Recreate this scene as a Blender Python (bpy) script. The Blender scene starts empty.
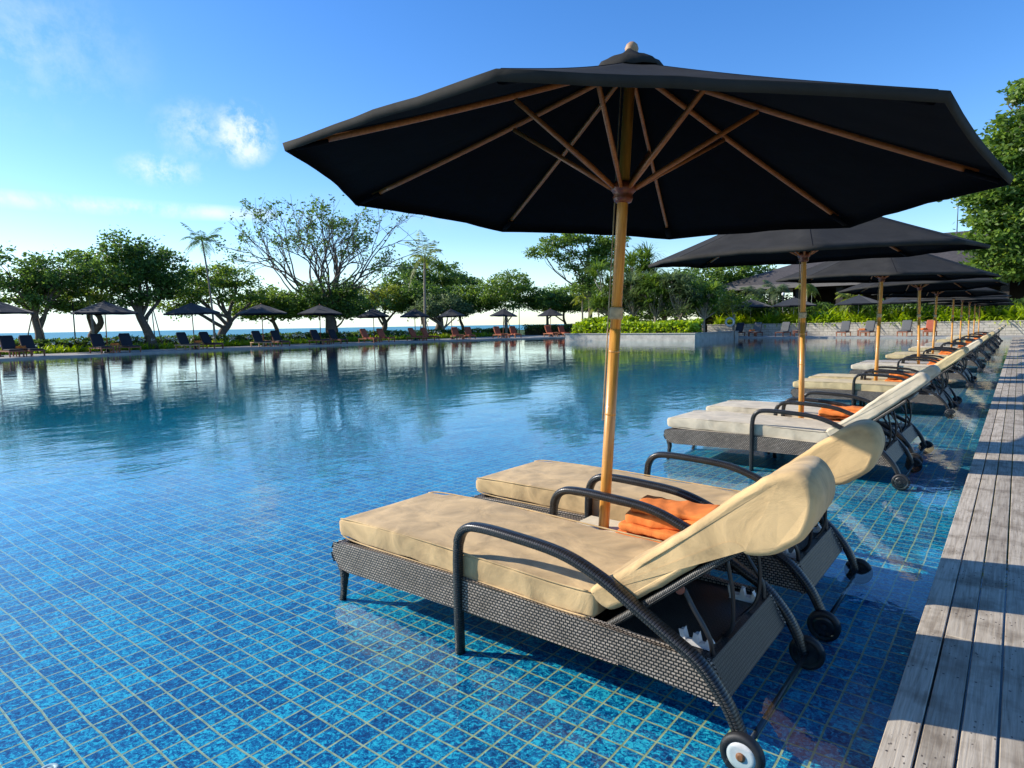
import bpy, math, random
import numpy as np
from mathutils import Vector, Matrix, noise as mnoise
R = math.radians
random.seed(7); rng = np.random.default_rng(11)
C = bpy.context.scene.collection
sc = bpy.context.scene
PI = math.pi

# ------------------------------------------------------------------ materials
def mat(name):
    m = bpy.data.materials.new(name); m.use_nodes = True
    nt = m.node_tree; nt.nodes.clear()
    out = nt.nodes.new('ShaderNodeOutputMaterial')
    return m, nt, out
def N(nt, typ, **kw):
    n = nt.nodes.new(typ)
    for k, v in kw.items():
        if k.startswith('i_'):
            key = k[2:]
            key = int(key) if key.isdigit() else key.replace('_', ' ')
            n.inputs[key].default_value = v
        else: setattr(n, k, v)
    return n
def L(nt, a, b): nt.links.new(a, b)
def math_(nt, op, a, b=None, clamp=False):
    n = nt.nodes.new('ShaderNodeMath'); n.operation = op; n.use_clamp = clamp
    for i, v in enumerate((a, b)):
        if v is None: continue
        if isinstance(v, (int, float)): n.inputs[i].default_value = v
        else: nt.links.new(v, n.inputs[i])
    return n.outputs[0]
def ramp(nt, fac, stops, interp='LINEAR'):
    n = nt.nodes.new('ShaderNodeValToRGB'); cr = n.color_ramp; cr.interpolation = interp
    while len(cr.elements) < len(stops): cr.elements.new(.5)
    for e, (p, c) in zip(cr.elements, stops):
        e.position = p; e.color = (*c, 1) if len(c) == 3 else c
    nt.links.new(fac, n.inputs[0]); return n.outputs[0]
def mixc(nt, fac, a, b, mode='MIX'):
    n = nt.nodes.new('ShaderNodeMix'); n.data_type = 'RGBA'; n.blend_type = mode
    for s, v in ((n.inputs[0], fac), (n.inputs[6], a), (n.inputs[7], b)):
        if isinstance(v, (int, float)): s.default_value = v
        elif isinstance(v, tuple): s.default_value = (*v, 1)
        else: nt.links.new(v, s)
    return n.outputs[2]
def bsdf(nt, out, col=None, rough=.6, metal=0, spec=.5, normal=None, sheen=0):
    b = nt.nodes.new('ShaderNodeBsdfPrincipled')
    if isinstance(col, tuple): b.inputs['Base Color'].default_value = (*col, 1)
    elif col is not None: nt.links.new(col, b.inputs['Base Color'])
    if isinstance(rough, (int, float)): b.inputs['Roughness'].default_value = rough
    else: nt.links.new(rough, b.inputs['Roughness'])
    b.inputs['Metallic'].default_value = metal
    b.inputs['Specular IOR Level'].default_value = spec
    b.inputs['Sheen Weight'].default_value = sheen
    if normal is not None: nt.links.new(normal, b.inputs['Normal'])
    nt.links.new(b.outputs[0], out.inputs[0]); return b
def coords(nt, which='Object', scale=None):
    tc = nt.nodes.new('ShaderNodeTexCoord'); v = tc.outputs[which]
    if scale:
        mp = nt.nodes.new('ShaderNodeMapping'); mp.inputs['Scale'].default_value = scale
        nt.links.new(v, mp.inputs[0]); v = mp.outputs[0]
    return v
def noise(nt, vec, scale, detail=4, rough=.5, dist=0):
    n = N(nt, 'ShaderNodeTexNoise', i_Scale=scale, i_Detail=detail, i_Roughness=rough, i_Distortion=dist)
    if vec is not None: nt.links.new(vec, n.inputs[0])
    return n.outputs[0]
def bump(nt, h, strength=.5, dist=.01, normal=None):
    n = N(nt, 'ShaderNodeBump', i_Strength=strength, i_Distance=dist)
    nt.links.new(h, n.inputs['Height'])
    if normal is not None: nt.links.new(normal, n.inputs['Normal'])
    return n.outputs[0]

def m_plain(name, col, rough=.6, metal=0, spec=.5, var=.25, sc_=30, bstr=.2, bdist=.002):
    m, nt, out = mat(name)
    v = coords(nt)
    n1 = noise(nt, v, sc_, 5, .6)
    dark = tuple(c*(1-var) for c in col); light = tuple(min(1, c*(1+var)) for c in col)
    c = ramp(nt, n1, [(.3, dark), (.7, light)])
    r2 = math_(nt, 'MULTIPLY_ADD', n1, .2); nt.nodes[-1].inputs[2].default_value = rough-.1
    bsdf(nt, out, c, r2, metal, spec, bump(nt, n1, bstr, bdist)); return m

def m_wicker(name, bw, bh, light, dark, rough=.45, mort=.26):
    m, nt, out = mat(name)
    uv = coords(nt, 'UV')
    br = N(nt, 'ShaderNodeTexBrick', i_Scale=1.0, i_Mortar_Size=(min(bh, bw)*mort if mort > .1 else mort*.12), i_Mortar_Smooth=.55, i_Bias=0.0, i_Brick_Width=bw, i_Row_Height=bh)
    br.inputs['Color1'].default_value = (*light, 1); br.inputs['Color2'].default_value = tuple(c*.65 for c in light)+(1,)
    br.inputs['Mortar'].default_value = (*dark, 1)
    L(nt, uv, br.inputs[0])
    inv = math_(nt, 'SUBTRACT', 1.0, br.outputs['Fac'])
    n1 = noise(nt, coords(nt), 9, 3)
    col = mixc(nt, 1.0, br.outputs['Color'], ramp(nt, n1, [(.3, (.65, .63, .6)), (.7, (1, 1, 1))]), 'MULTIPLY')
    bsdf(nt, out, col, rough, 0, .5, bump(nt, inv, 1.0, bh*.45)); return m

def m_fabric(name, col, wr=.012, weave=900, stain=.12, sheen=.1, trans=0, spec=.25):
    m, nt, out = mat(name)
    v = coords(nt)
    n1 = noise(nt, v, 5, 5, .6, .6); n2 = noise(nt, v, 2.2, 3, .5)
    dark = tuple(c*(1-stain*1.6) for c in col); light = tuple(min(1, c*(1+stain*.6)) for c in col)
    c = ramp(nt, n1, [(.3, dark), (.62, light)])
    n3 = noise(nt, v, weave, 2, .5)
    b1 = bump(nt, n2, .6, wr*2)
    b2 = bump(nt, n1, .6, wr, b1)
    b3 = bump(nt, n3, .5, .0011, b2)
    b = bsdf(nt, out, c, .88, 0, spec, b3, sheen)
    if trans:
        t = N(nt, 'ShaderNodeBsdfTranslucent'); t.inputs[0].default_value = (*[x*1.2 for x in col], 1)
        mx = N(nt, 'ShaderNodeMixShader', i_0=trans)
        L(nt, b.outputs[0], mx.inputs[1]); L(nt, t.outputs[0], mx.inputs[2]); L(nt, mx.outputs[0], out.inputs[0])
    return m

def m_wood(name, dark, light, axis=2, rough=.4, scale=6, spec=.5, coat=0):
    m, nt, out = mat(name)
    s = [18, 18, 18]; s[axis] = 1.2
    v = coords(nt, 'Object', tuple(s))
    n1 = noise(nt, v, scale, 5, .6, .4)
    col = ramp(nt, n1, [(.25, dark), (.7, light)])
    b = bsdf(nt, out, col, rough, 0, spec, bump(nt, n1, .25, .001))
    b.inputs['Coat Weight'].default_value = coat
    return m

def m_leaf(name, stops, trans=.48, rough=.45):
    m, nt, out = mat(name)
    g = N(nt, 'ShaderNodeNewGeometry')
    v = coords(nt)
    n1 = noise(nt, v, .7, 2)
    f = math_(nt, 'MULTIPLY', g.outputs['Random Per Island'], .65)
    f2 = math_(nt, 'MULTIPLY', n1, .6)
    f3 = math_(nt, 'ADD', f, f2); f4 = math_(nt, 'SUBTRACT', f3, .12)
    col = ramp(nt, f4, stops)
    b = bsdf(nt, out, col, rough, 0, .4)
    t = N(nt, 'ShaderNodeBsdfTranslucent')
    hsv = N(nt, 'ShaderNodeHueSaturation', i_Hue=.485, i_Saturation=1.1, i_Value=1.7); L(nt, col, hsv.inputs['Color'])
    L(nt, hsv.outputs[0], t.inputs[0])
    mx = N(nt, 'ShaderNodeMixShader', i_0=trans)
    L(nt, b.outputs[0], mx.inputs[1]); L(nt, t.outputs[0], mx.inputs[2]); L(nt, mx.outputs[0], out.inputs[0])
    return m

M = {}
M['wicker'] = m_wicker('wicker_weave', .0185, .0125, (.46, .38, .30), (.006, .005, .004))
M['wicker_arm'] = m_wicker('wicker_wrap', .011, .06, (.040, .036, .033), (.004, .004, .004), .30, .02)
M['wicker_dark'] = m_wicker('wicker_shadow_side', .0135, .0105, (.05, .045, .042), (.006, .006, .006))  # darker copy of the weave; the rear apron's shade is in its colour
M['wicker_cord'] = m_wicker('wicker_twist', .008, .05, (.16, .145, .125), (.012, .011, .010), .4)
M['beige'] = m_fabric('beige_canvas', (.56, .385, .185), .014, 420, stain=.24)
M['cream'] = m_fabric('off_white_canvas', (.56, .48, .35), .012, stain=.16)
M['yellowish'] = m_fabric('pale_yellow_canvas', (.55, .43, .23), .014, stain=.16)
M['greycanvas'] = m_fabric('warm_grey_canvas', (.36, .32, .27), .014)
M['orange'] = m_fabric('orange_towel', (.82, .23, .05), .012, 350, .2, .0)
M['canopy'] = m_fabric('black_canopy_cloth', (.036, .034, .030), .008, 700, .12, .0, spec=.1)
M['canopy_shade_tone'] = m_fabric('black_canopy_shade_tone', (.0030, .0038, .0065), .006, 700, .12, .0, spec=.04)  # near-black copy of the canopy cloth; underside shade is put into the colour
M['canopy_far'] = m_fabric('dark_parasol_cloth', (.012, .014, .018), .01, 300, .1)
M['bamboo'] = m_wood('varnished_wood', (.34, .13, .018), (.72, .35, .065), 2, .38, 4, .5, .15)
M['rib'] = m_wood('rib_wood', (.20, .06, .015), (.42, .16, .045), 0, .4, 5)
M['redwood'] = m_plain('red_brown_wood', (.16, .035, .012), .35, var=.4)
M['teak'] = m_plain('teak_wood', (.30, .105, .045), .6, var=.3)
M['darkteak'] = m_plain('dark_teak_wood', (.19, .062, .032), .6, var=.3)
M['lightteak'] = m_plain('pale_teak_wood', (.42, .25, .13), .6, var=.2)
M['navycloth'] = m_plain('navy_cushion', (.014, .017, .026), .9, var=.2)
M['redcloth'] = m_plain('terracotta_cushion', (.36, .085, .04), .9, var=.2)
M['greycloth'] = m_plain('grey_cushion', (.11, .11, .105), .9, var=.2)
M['metal'] = m_plain('brushed_steel', (.45, .44, .42), .35, 1.0, var=.1)
M['blackmetal'] = m_plain('black_metal', (.012, .012, .013), .4, var=.2)
M['rubber'] = m_plain('black_rubber', (.010, .010, .011), .6, var=.2)
M['whiteplastic'] = m_plain('white_plastic', (.62, .60, .56), .45, var=.12)
M['rust'] = m_plain('rusty_hub', (.25, .09, .03), .6, var=.4)
M['plate'] = m_plain('cream_stone_plate', (.74, .63, .43), .5, var=.08)
M['rope'] = m_plain('rope_fibre', (.42, .33, .20), .9, var=.3)
M['stone'] = m_plain('grey_stone', (.42, .39, .33), .85, var=.25, sc_=3)
M['palepave'] = m_plain('pale_paving', (.33, .31, .275), .8, var=.15, sc_=2)
M['darkroof'] = m_plain('dark_shingle', (.060, .052, .048), .8, var=.35, sc_=5)
M['darkwall'] = m_plain('dark_timber_wall', (.035, .028, .024), .7, var=.3)
M['soil'] = m_plain('soil', (.05, .035, .02), .95, var=.3)
M['bark'] = m_plain('bark', (.12, .09, .065), .9, var=.4, sc_=8, bstr=.8, bdist=.02)
M['palebark'] = m_plain('pale_bark', (.24, .20, .155), .85, var=.3, sc_=8, bstr=.6, bdist=.01)
M['stake'] = m_plain('wooden_stake', (.16, .12, .085), .8)
M['lampglass'] = m_plain('white_lamp_globe', (.75, .75, .72), .3, var=.03)
M['water_sea'] = None
DG, MG, YG, BG = (.018, .042, .012), (.05, .10, .022), (.12, .19, .030), (.20, .28, .05)
M['leafdark'] = m_leaf('foliage_dark', [(.1, (.026, .058, .015)), (.5, (.075, .145, .030)), (.95, (.15, .25, .05))])
M['leafmid'] = m_leaf('foliage_mid', [(.1, (.04, .085, .018)), (.5, (.115, .20, .035)), (.95, (.23, .33, .06))])
M['leafyellow'] = m_leaf('foliage_yellow', [(.1, (.07, .10, .015)), (.5, (.18, .23, .035)), (.95, (.33, .36, .06))])
M['leafbright'] = m_leaf('foliage_bright', [(.1, (.09, .16, .01)), (.5, (.28, .42, .02)), (.95, (.50, .58, .07))], .4)
M['leafgrey'] = m_leaf('foliage_greygreen', [(.1, (.04, .07, .03)), (.5, (.10, .15, .06)), (.95, (.20, .26, .11))])
M['petal'] = m_plain('white_petals', (.75, .75, .70), .6, var=.05)

# ------------------------------------------------------------------ mesh builder
class MB:
    def __init__(s): s.v = []; s.f = []; s.uv = []; s.sm = []
    def face(s, idx, uvs, smooth=False): s.f.append(idx); s.uv.append(uvs); s.sm.append(smooth)
    def quadf(s, pts, smooth=False):
        b = len(s.v); s.v += [tuple(p) for p in pts]
        P = [Vector(p) for p in pts]; n = (P[1]-P[0]).cross(P[2]-P[0])
        a = max(range(3), key=lambda i: abs(n[i]))
        if a == 0: uv = [(p.y, p.z) for p in P]
        elif a == 1: uv = [(p.x, p.z) for p in P]
        else: uv = [(p.x, p.y) for p in P]
        s.face(list(range(b, b+len(pts))), uv, smooth)
    def box(s, x0, x1, y0, y1, z0, z1):
        p = [(x0, y0, z0), (x1, y0, z0), (x1, y1, z0), (x0, y1, z0), (x0, y0, z1), (x1, y0, z1), (x1, y1, z1), (x0, y1, z1)]
        s.hexa(p)
    def hexa(s, p):
        for q in ((3, 2, 1, 0), (4, 5, 6, 7), (0, 1, 5, 4), (1, 2, 6, 5), (2, 3, 7, 6), (3, 0, 4, 7)):
            s.quadf([p[i] for i in q])
        return s
    def prism_xz(s, poly, y0, y1):   # polygon in x,z extruded along y (poly counter-clockwise seen from -y)
        s.quadf([(x, y0, z) for x, z in poly]); s.quadf([(x, y1, z) for x, z in reversed(poly)])
        n = len(poly)
        for i in range(n):
            (xa, za), (xb, zb) = poly[i], poly[(i+1) % n]
            s.quadf([(xa, y0, za), (xa, y1, za), (xb, y1, zb), (xb, y0, zb)])
    def prism_xy(s, poly, z0, z1):
        s.quadf([(x, y, z0) for x, y in reversed(poly)]); s.quadf([(x, y, z1) for x, y in poly])
        n = len(poly)
        for i in range(n):
            (xa, ya), (xb, yb) = poly[i], poly[(i+1) % n]
            s.quadf([(xa, ya, z0), (xb, yb, z0), (xb, yb, z1), (xa, ya, z1)])
    def tube(s, pts, r, seg=10, up=(0, 1, 0), ry=None, cap=True, power=1.0, close=False, disp=None):
        """r: radius in the path's own plane (float or list); ry: radius along 'up'."""
        P = [Vector(p) for p in pts]; n = len(P); upv = Vector(up).normalized()
        base = len(s.v); d = 0; rows = []
        for i, p in enumerate(P):
            if i: d += (p-P[i-1]).length
            t = (P[min(i+1, n-1)]-P[max(i-1, 0)])
            if close: t = P[(i+1) % n]-P[(i-1) % n]
            if t.length < 1e-9: t = Vector((0, 0, 1))
            t.normalize()
            u = upv - t*upv.dot(t)
            if u.length < 1e-3: u = Vector((1, 0, 0))-t*t.x
            u.normalize(); w = t.cross(u)
            ra = r[i] if isinstance(r, (list, tuple)) else r
            rb = ra if ry is None else (ry[i] if isinstance(ry, (list, tuple)) else ry)
            rows.append(d)
            for k in range(seg):
                a = 2*PI*k/seg; ca, sa = math.cos(a), math.sin(a)
                if power != 1.0:
                    ca = math.copysign(abs(ca)**power, ca); sa = math.copysign(abs(sa)**power, sa)
                q = p + u*(ca*rb) + w*(sa*ra)
                if disp: q = q + disp(q, u*ca + w*sa)
                s.v.append(tuple(q))
        circ = 2*PI*((r if not isinstance(r, (list, tuple)) else sum(r)/len(r)))
        m = n if close else n-1
        for i in range(m):
            j = (i+1) % n
            d1 = rows[j] if j else d+(P[0]-P[-1]).length
            for k in range(seg):
                k2 = (k+1) % seg
                s.face([base+i*seg+k, base+i*seg+k2, base+j*seg+k2, base+j*seg+k],
                       [(rows[i], circ*k/seg), (rows[i], circ*(k+1)/seg), (d1, circ*(k+1)/seg), (d1, circ*k/seg)], True)
        if cap and not close:
            s.face([base+k for k in reversed(range(seg))], [(0, 0)]*seg, False)
            s.face([base+(n-1)*seg+k for k in range(seg)], [(0, 0)]*seg, False)
    def lathe(s, prof, c=(0, 0, 0), seg=16):
        s.tube([(c[0], c[1], c[2]+z+1e-5*i) for i, (r, z) in enumerate(prof)], [r for r, z in prof], seg, up=(0, 1, 0), cap=True)
    def build(s, name, m, parent=None, loc=None, bevel=0, fix=True):
        me = bpy.data.meshes.new(name); me.from_pydata(s.v, [], s.f)
        ul = me.uv_layers.new(name='UVMap')
        ul.data.foreach_set('uv', np.array([c for f in s.uv for c in f], dtype=np.float32).ravel())
        me.polygons.foreach_set('use_smooth', s.sm)
        if fix:
            import bmesh
            bm = bmesh.new(); bm.from_mesh(me); bmesh.ops.recalc_face_normals(bm, faces=bm.faces)
            if bevel: bmesh.ops.remove_doubles(bm, verts=bm.verts, dist=1e-5)
            bm.to_mesh(me); bm.free()
        me.materials.append(m)
        o = bpy.data.objects.new(name, me); C.objects.link(o)
        if parent is not None: o.parent = parent
        if loc is not None: o.location = loc
        if bevel:
            b = o.modifiers.new('bevel', 'BEVEL'); b.width = bevel; b.segments = 2; b.limit_method = 'ANGLE'
        return o

def smooth_path(pts, n=8):
    """Catmull-Rom through pts."""
    P = [Vector(p) for p in pts]; out = []
    for i in range(len(P)-1):
        p0 = P[i-1] if i else P[0]*2-P[1]; p1, p2 = P[i], P[i+1]; p3 = P[i+2] if i+2 < len(P) else P[-1]*2-P[-2]
        for k in range(n):
            t = k/n
            out.append(.5*((2*p1)+(p2-p0)*t+(2*p0-5*p1+4*p2-p3)*t*t+(3*p1-p0-3*p2+p3)*t**3))
    out.append(P[-1]); return out

def tag(o, label=None, cat=None, group=None, kind=None):
    if label: o['label'] = label
    if cat: o['category'] = cat
    if group: o['group'] = group
    if kind: o['kind'] = kind
    return o
def empty(name, loc, rz=0, rot=None):
    o = bpy.data.objects.new(name, None); C.objects.link(o); o.location = loc
    o.rotation_euler = rot if rot else (0, 0, rz); o.empty_display_size = .1
    return o
def copy_tree(o, parent=None):
    kids = list(o.children)
    c = o.copy(); C.objects.link(c); c.parent = parent
    for k in kids: copy_tree(k, c)
    return c

def soft_slab(mb, path, thick, width, power=.28, seg=40, cap_r=.03, seed=0, wr=.004, puff=.0, n=6):
    """cushion-like slab along a path in the x,z plane; thick: list or float, width: float (y)."""
    P = smooth_path(path, n) if len(path) > 2 else [Vector(path[0]).lerp(Vector(path[1]), k/24) for k in range(25)]
    m = len(P); tot = sum((P[i+1]-P[i]).length for i in range(m-1)); d = 0; r = []; ry = []
    for i in range(m):
        if i: d += (P[i]-P[i-1]).length
        u = d/tot
        t = thick if not isinstance(thick, (list, tuple)) else float(np.interp(u, np.linspace(0, 1, len(thick)), thick))
        w = width if not isinstance(width, (list, tuple)) else float(np.interp(u, np.linspace(0, 1, len(width)), width))
        e = min(d, tot-d)
        k = 1.0 if e >= cap_r else math.sqrt(max(0, 1-(1-e/cap_r)**2))
        r.append(max(.004, t/2*(.72+.28*k) if k < 1 else t/2)); ry.append(w/2-(1-k)*cap_r*.6)
    # insert extra rings near both ends
    def disp(q, nrm):
        s_ = mnoise.noise(q*3.1+Vector((seed*3.7, 0, 0)))*wr*1.1 + mnoise.noise(Vector((q.x*9, q.y*4, q.z*9))+Vector((seed, 5, 0)))*wr
        s_ += -abs(mnoise.noise(Vector((q.x*14+q.y*5, q.y*3, q.z*14+seed))))*wr*.9
        return nrm*s_
    mb.tube(P, r, seg, up=(0, 1, 0), ry=ry, power=power, disp=disp)

# ------------------------------------------------------------------ foliage tools
def mesh_from_quads(name, V, m, parent=None, smooth=False):
    """V: (n,4,3) array"""
    n = len(V); me = bpy.data.meshes.new(name)
    me.vertices.add(n*4); me.vertices.foreach_set('co', V.astype(np.float32).ravel())
    me.loops.add(n*4); me.loops.foreach_set('vertex_index', np.arange(n*4, dtype=np.int32))
    me.polygons.add(n); me.polygons.foreach_set('loop_start', np.arange(0, n*4, 4, dtype=np.int32))
    try: me.polygons.foreach_set('loop_total', np.full(n, 4, dtype=np.int32))
    except Exception: pass
    me.update(calc_edges=True); me.validate()
    me.materials.append(m)
    o = bpy.data.objects.new(name, me); C.objects.link(o)
    if parent is not None: o.parent = parent
    return o
def leaves(P, size, aspect=.5, droop=0., up=.35):
    """rhombus leaves at points P (n,3)"""
    n = len(P)
    d = rng.normal(size=(n, 3)); d[:, 2] = d[:, 2]*.6-droop; d /= np.linalg.norm(d, axis=1)[:, None]
    nn = rng.normal(size=(n, 3)); nn[:, 2] += up; s = np.cross(d, nn); s /= np.linalg.norm(s, axis=1)[:, None]+1e-9
    L_ = size*rng.uniform(.6, 1.3, n)[:, None]; W = L_*aspect
    V = np.stack([P, P+d*L_*.5+s*W*.5, P+d*L_, P+d*L_*.5-s*W*.5], 1)
    return V
GROW = 1.22
def crown_points(lobes, nclump, per, cr):
    """lobes (x,y,z,rx,ry,rz): clumps sit mostly on the shell"""
    out = []
    tot = sum((l[3]*l[5]) for l in lobes)
    for l in lobes:
        k = max(2, int(1.3*nclump*(l[3]*l[5])/tot))
        d = rng.normal(size=(k, 3)); d /= np.linalg.norm(d, axis=1)[:, None]
        d[:, 2] = np.where(d[:, 2] < -.35, d[:, 2]*.4, d[:, 2])
        rad = rng.uniform(.45, 1.08, k)[:, None]**.6
        c = np.array(l[:3])+d*rad*np.array(l[3:])*GROW
        for q in c:
            m = rng.integers(int(per*.5), int(per*1.5)+1)
            g = rng.normal(size=(m, 3))*cr*np.array([1, 1, .6])*rng.uniform(.6, 1.2)
            out.append(q+g)
    return np.concatenate(out)
def branch(mb, a, b, r0, r1, sag=.0, wob=.12, seg=6):
    a = Vector(a); b = Vector(b); n = 5; L_ = (b-a).length; pts = []
    ph = random.random()*9
    for i in range(n+1):
        t = i/n; p = a.lerp(b, t)
        w = math.sin(t*PI)*L_*wob
        p += Vector((math.sin(ph+t*4)*w, math.cos(ph*1.3+t*3)*w, -sag*math.sin(t*PI)*L_+w*.3))
        pts.append(p)
    mb.tube(pts, [r0+(r1-r0)*i/n for i in range(n+1)], seg, up=(.3, 1, .2), cap=False)
    return pts
def tree(name, label, cat, loc, trunk_pts, r0, lobes, leafm, leaf=.22, nclump=90, per=45, cr=.3, barkm='bark', group=None, aspect=.5, extra=6, rz=0):
    t = empty(name, loc, rz); tag(t, label, cat, group)
    mb = MB()
    tp = smooth_path(trunk_pts, 4); n = len(tp)
    mb.tube([tp[0]-Vector((0, 0, .3))]+tp, [r0*1.35]+[r0*(1.25 if i == 0 else 1-.55*i/n) for i in range(n)], 9, up=(0, 1, 0), cap=False)
    for l in lobes:
        s = tp[int(n*random.uniform(.5, .95))-1]
        c = Vector(l[:3]); bp = branch(mb, s, c, r0*.42, r0*.14, 0, .1)
        for k in range(extra):
            d = Vector((random.gauss(0, 1), random.gauss(0, 1), random.gauss(.2, .7))).normalized()
            e = c+Vector((d.x*l[3], d.y*l[4], d.z*l[5]))*.85
            branch(mb, bp[random.randint(2, 5)], e, r0*.13, r0*.03, 0, .1, 5)
    mb.build('trunk', M[barkm], t, fix=False)
    P = crown_points(lobes, nclump, per, cr)
    mesh_from_quads('crown', leaves(P, leaf, aspect), M[leafm], t)
    return t
def frond_quads(base, az, L_, rise, droop, nl=22, lw=.05, ll=.6):
    """palm frond: rachis arc with hanging leaflets; returns list of quads"""
    q = []; d = np.array([math.cos(az), math.sin(az), 0]); side = np.array([-d[1], d[0], 0])
    pts = []
    for i in range(nl+1):
        t = i/nl
        pts.append(np.array(base)+d*L_*(t-.15*t*t)+np.array([0, 0, rise*t*L_-droop*t*t*L_]))
    for i in range(nl):
        a, b = pts[i], pts[i+1]; w = .02*(1-i/nl)+.006
        q.append([a-side*w, a+side*w, b+side*w*.8, b-side*w*.8])
        t = (i+.5)/nl; l = ll*math.sin(PI*min(1, t*.85+.15))*random.uniform(.8, 1.1)
        if t < .12: continue
        tan = (b-a)/np.linalg.norm(b-a)
        for sg in (-1, 1):
            dirn = side*sg*.8+tan*.55+np.array([0, 0, -.35-.5*random.random()*.6]); dirn /= np.linalg.norm(dirn)
            e = a+dirn*l; wv = tan*lw*.5
            mid = a+dirn*l*.45
            q.append([a, mid+wv, e, mid-wv])
    return q
def palm(name, label, loc, h, lean=(0, 0), n=14, L_=2.2, r=.12, leafm='leafmid', group=None, ll=.7, cat='palm tree', barkm='palebark', rise=(.1, 1.2), lw=.07):
    t = empty(name, loc); tag(t, label, cat, group)
    mb = MB()
    pts = [(lean[0]*u*u, lean[1]*u*u, h*u) for u in np.linspace(0, 1, 7)]
    mb.tube([(0, 0, -.3)]+pts, [r*1.5, r*1.3]+[r*(1-.35*i/6) for i in range(1, 7)], 8, cap=True)
    mb.build('trunk', M[barkm], t, fix=False)
    q = []
    for k in range(n):
        q += frond_quads((lean[0], lean[1], h), 2*PI*k/n*1.0+random.uniform(-.25, .25), L_*random.uniform(.8, 1.1), random.uniform(*rise), random.uniform(.7, 1.4), 18, lw, ll)
    mesh_from_quads('crown', np.array(q), M[leafm], t)
    return t
def strap_clump(c, n, L_, w, rise=1.0, out=None):
    """arching strap leaves around c"""
    q = []
    for k in range(n):
        az = random.uniform(0, 2*PI); d = np.array([math.cos(az), math.sin(az), 0]); sd = np.array([-d[1], d[0], 0])
        l = L_*random.uniform(.6, 1.1); el = random.uniform(.35, 1.35)*rise; p = np.array(c, float); prev = p
        dirv = np.array([d[0]*math.cos(el), d[1]*math.cos(el), math.sin(el)])
        for i in range(3):
            nxt = prev+dirv*l/3; w0 = w*(1, .95, .6)[i]; w1 = w*(.95, .6, .05)[i]
            q.append([prev-sd*w0/2, prev+sd*w0/2, nxt+sd*w1/2, nxt-sd*w1/2])
            prev = nxt; dirv = dirv+np.array([0, 0, -.55]); dirv /= np.linalg.norm(dirv)
    return q
# =====================================================================
#@@SETTING
# =====================================================================
FLOOR = -.10
# pool floor: shallow ledge, then a slope to the deep part
def tile_material():
    m, nt, out = mat('pool_tiles')
    v = coords(nt)
    wob = N(nt, 'ShaderNodeTexNoise', i_Scale=2.3, i_Detail=2.0); L(nt, v, wob.inputs[0])
    vs = N(nt, 'ShaderNodeVectorMath', operation='SUBTRACT'); L(nt, wob.outputs['Color'], vs.inputs[0]); vs.inputs[1].default_value = (.5, .5, .5)
    vm = N(nt, 'ShaderNodeVectorMath', operation='SCALE'); L(nt, vs.outputs[0], vm.inputs[0]); vm.inputs['Scale'].default_value = .028
    va = N(nt, 'ShaderNodeVectorMath', operation='ADD'); L(nt, v, va.inputs[0]); L(nt, vm.outputs[0], va.inputs[1])
    mp = N(nt, 'ShaderNodeMapping'); mp.inputs['Scale'].default_value = (1/.0894,)*3
    mp.inputs['Location'].default_value = (1.280/.0894, -1.674/.0894, 0)
    L(nt, va.outputs[0], mp.inputs[0])
    sp = N(nt, 'ShaderNodeSeparateXYZ'); L(nt, mp.outputs[0], sp.inputs[0])
    def edge(o):
        f = math_(nt, 'FRACT', o); a = math_(nt, 'SUBTRACT', f, .5); return math_(nt, 'ABSOLUTE', a)
    ex, ey = edge(sp.outputs[0]), edge(sp.outputs[1])
    mx = math_(nt, 'MAXIMUM', ex, ey)
    g = N(nt, 'ShaderNodeMapRange', interpolation_type='SMOOTHSTEP'); g.inputs[1].default_value = .447; g.inputs[2].default_value = .470; L(nt, mx, g.inputs[0])
    fl = N(nt, 'ShaderNodeVectorMath', operation='FLOOR'); L(nt, mp.outputs[0], fl.inputs[0])
    cb = N(nt, 'ShaderNodeCombineXYZ'); sf = N(nt, 'ShaderNodeSeparateXYZ'); L(nt, fl.outputs[0], sf.inputs[0])
    L(nt, sf.outputs[0], cb.inputs[0]); L(nt, sf.outputs[1], cb.inputs[1])
    wn = N(nt, 'ShaderNodeTexWhiteNoise', noise_dimensions='2D'); L(nt, cb.outputs[0], wn.inputs[0])
    n1 = N(nt, 'ShaderNodeTexNoise', i_Scale=58.0, i_Detail=5.0, i_Roughness=.7, i_Distortion=1.0); L(nt, va.outputs[0], n1.inputs[0])
    n2 = noise(nt, v, 1.6, 2)
    f = math_(nt, 'MULTIPLY_ADD', wn.outputs[0], .085); nt.nodes[-1].inputs[2].default_value = -.0425
    f = math_(nt, 'ADD', n1.outputs[0], f)
    f = math_(nt, 'ADD', f, math_(nt, 'MULTIPLY_ADD', n2, .08)); 
    nt.nodes[-2].inputs[2].default_value = -.04
    col = ramp(nt, f, [(.36, (.001, .028, .105)), (.46, (.003, .092, .235)), (.53, (.006, .22, .385)), (.61, (.04, .52, .62))])
    gn = noise(nt, v, 30, 3)
    gcol = ramp(nt, gn, [(.3, (.30, .29, .14)), (.7, (.60, .54, .28))])
    c = mixc(nt, g.outputs[0], col, gcol)
    h = math_(nt, 'SUBTRACT', 1.0, g.outputs[0])
    bsdf(nt, out, c, .35, 0, .4, bump(nt, h, .4, .002))
    return m
M['tiles'] = tile_material()
mb = MB()
prof = [(1.0, FLOOR), (-6.5, FLOOR), (-9.5, -.20), (-17.0, -.50), (-60.0, -.62)]
for i in range(len(prof)-1):
    (xa, za), (xb, zb) = prof[i], prof[i+1]
    mb.quadf([(xb, -25, zb), (xa, -25, za), (xa, 56, za), (xb, 56, zb)])
tag(mb.build('pool_floor', M['tiles']), kind='structure')
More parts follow.
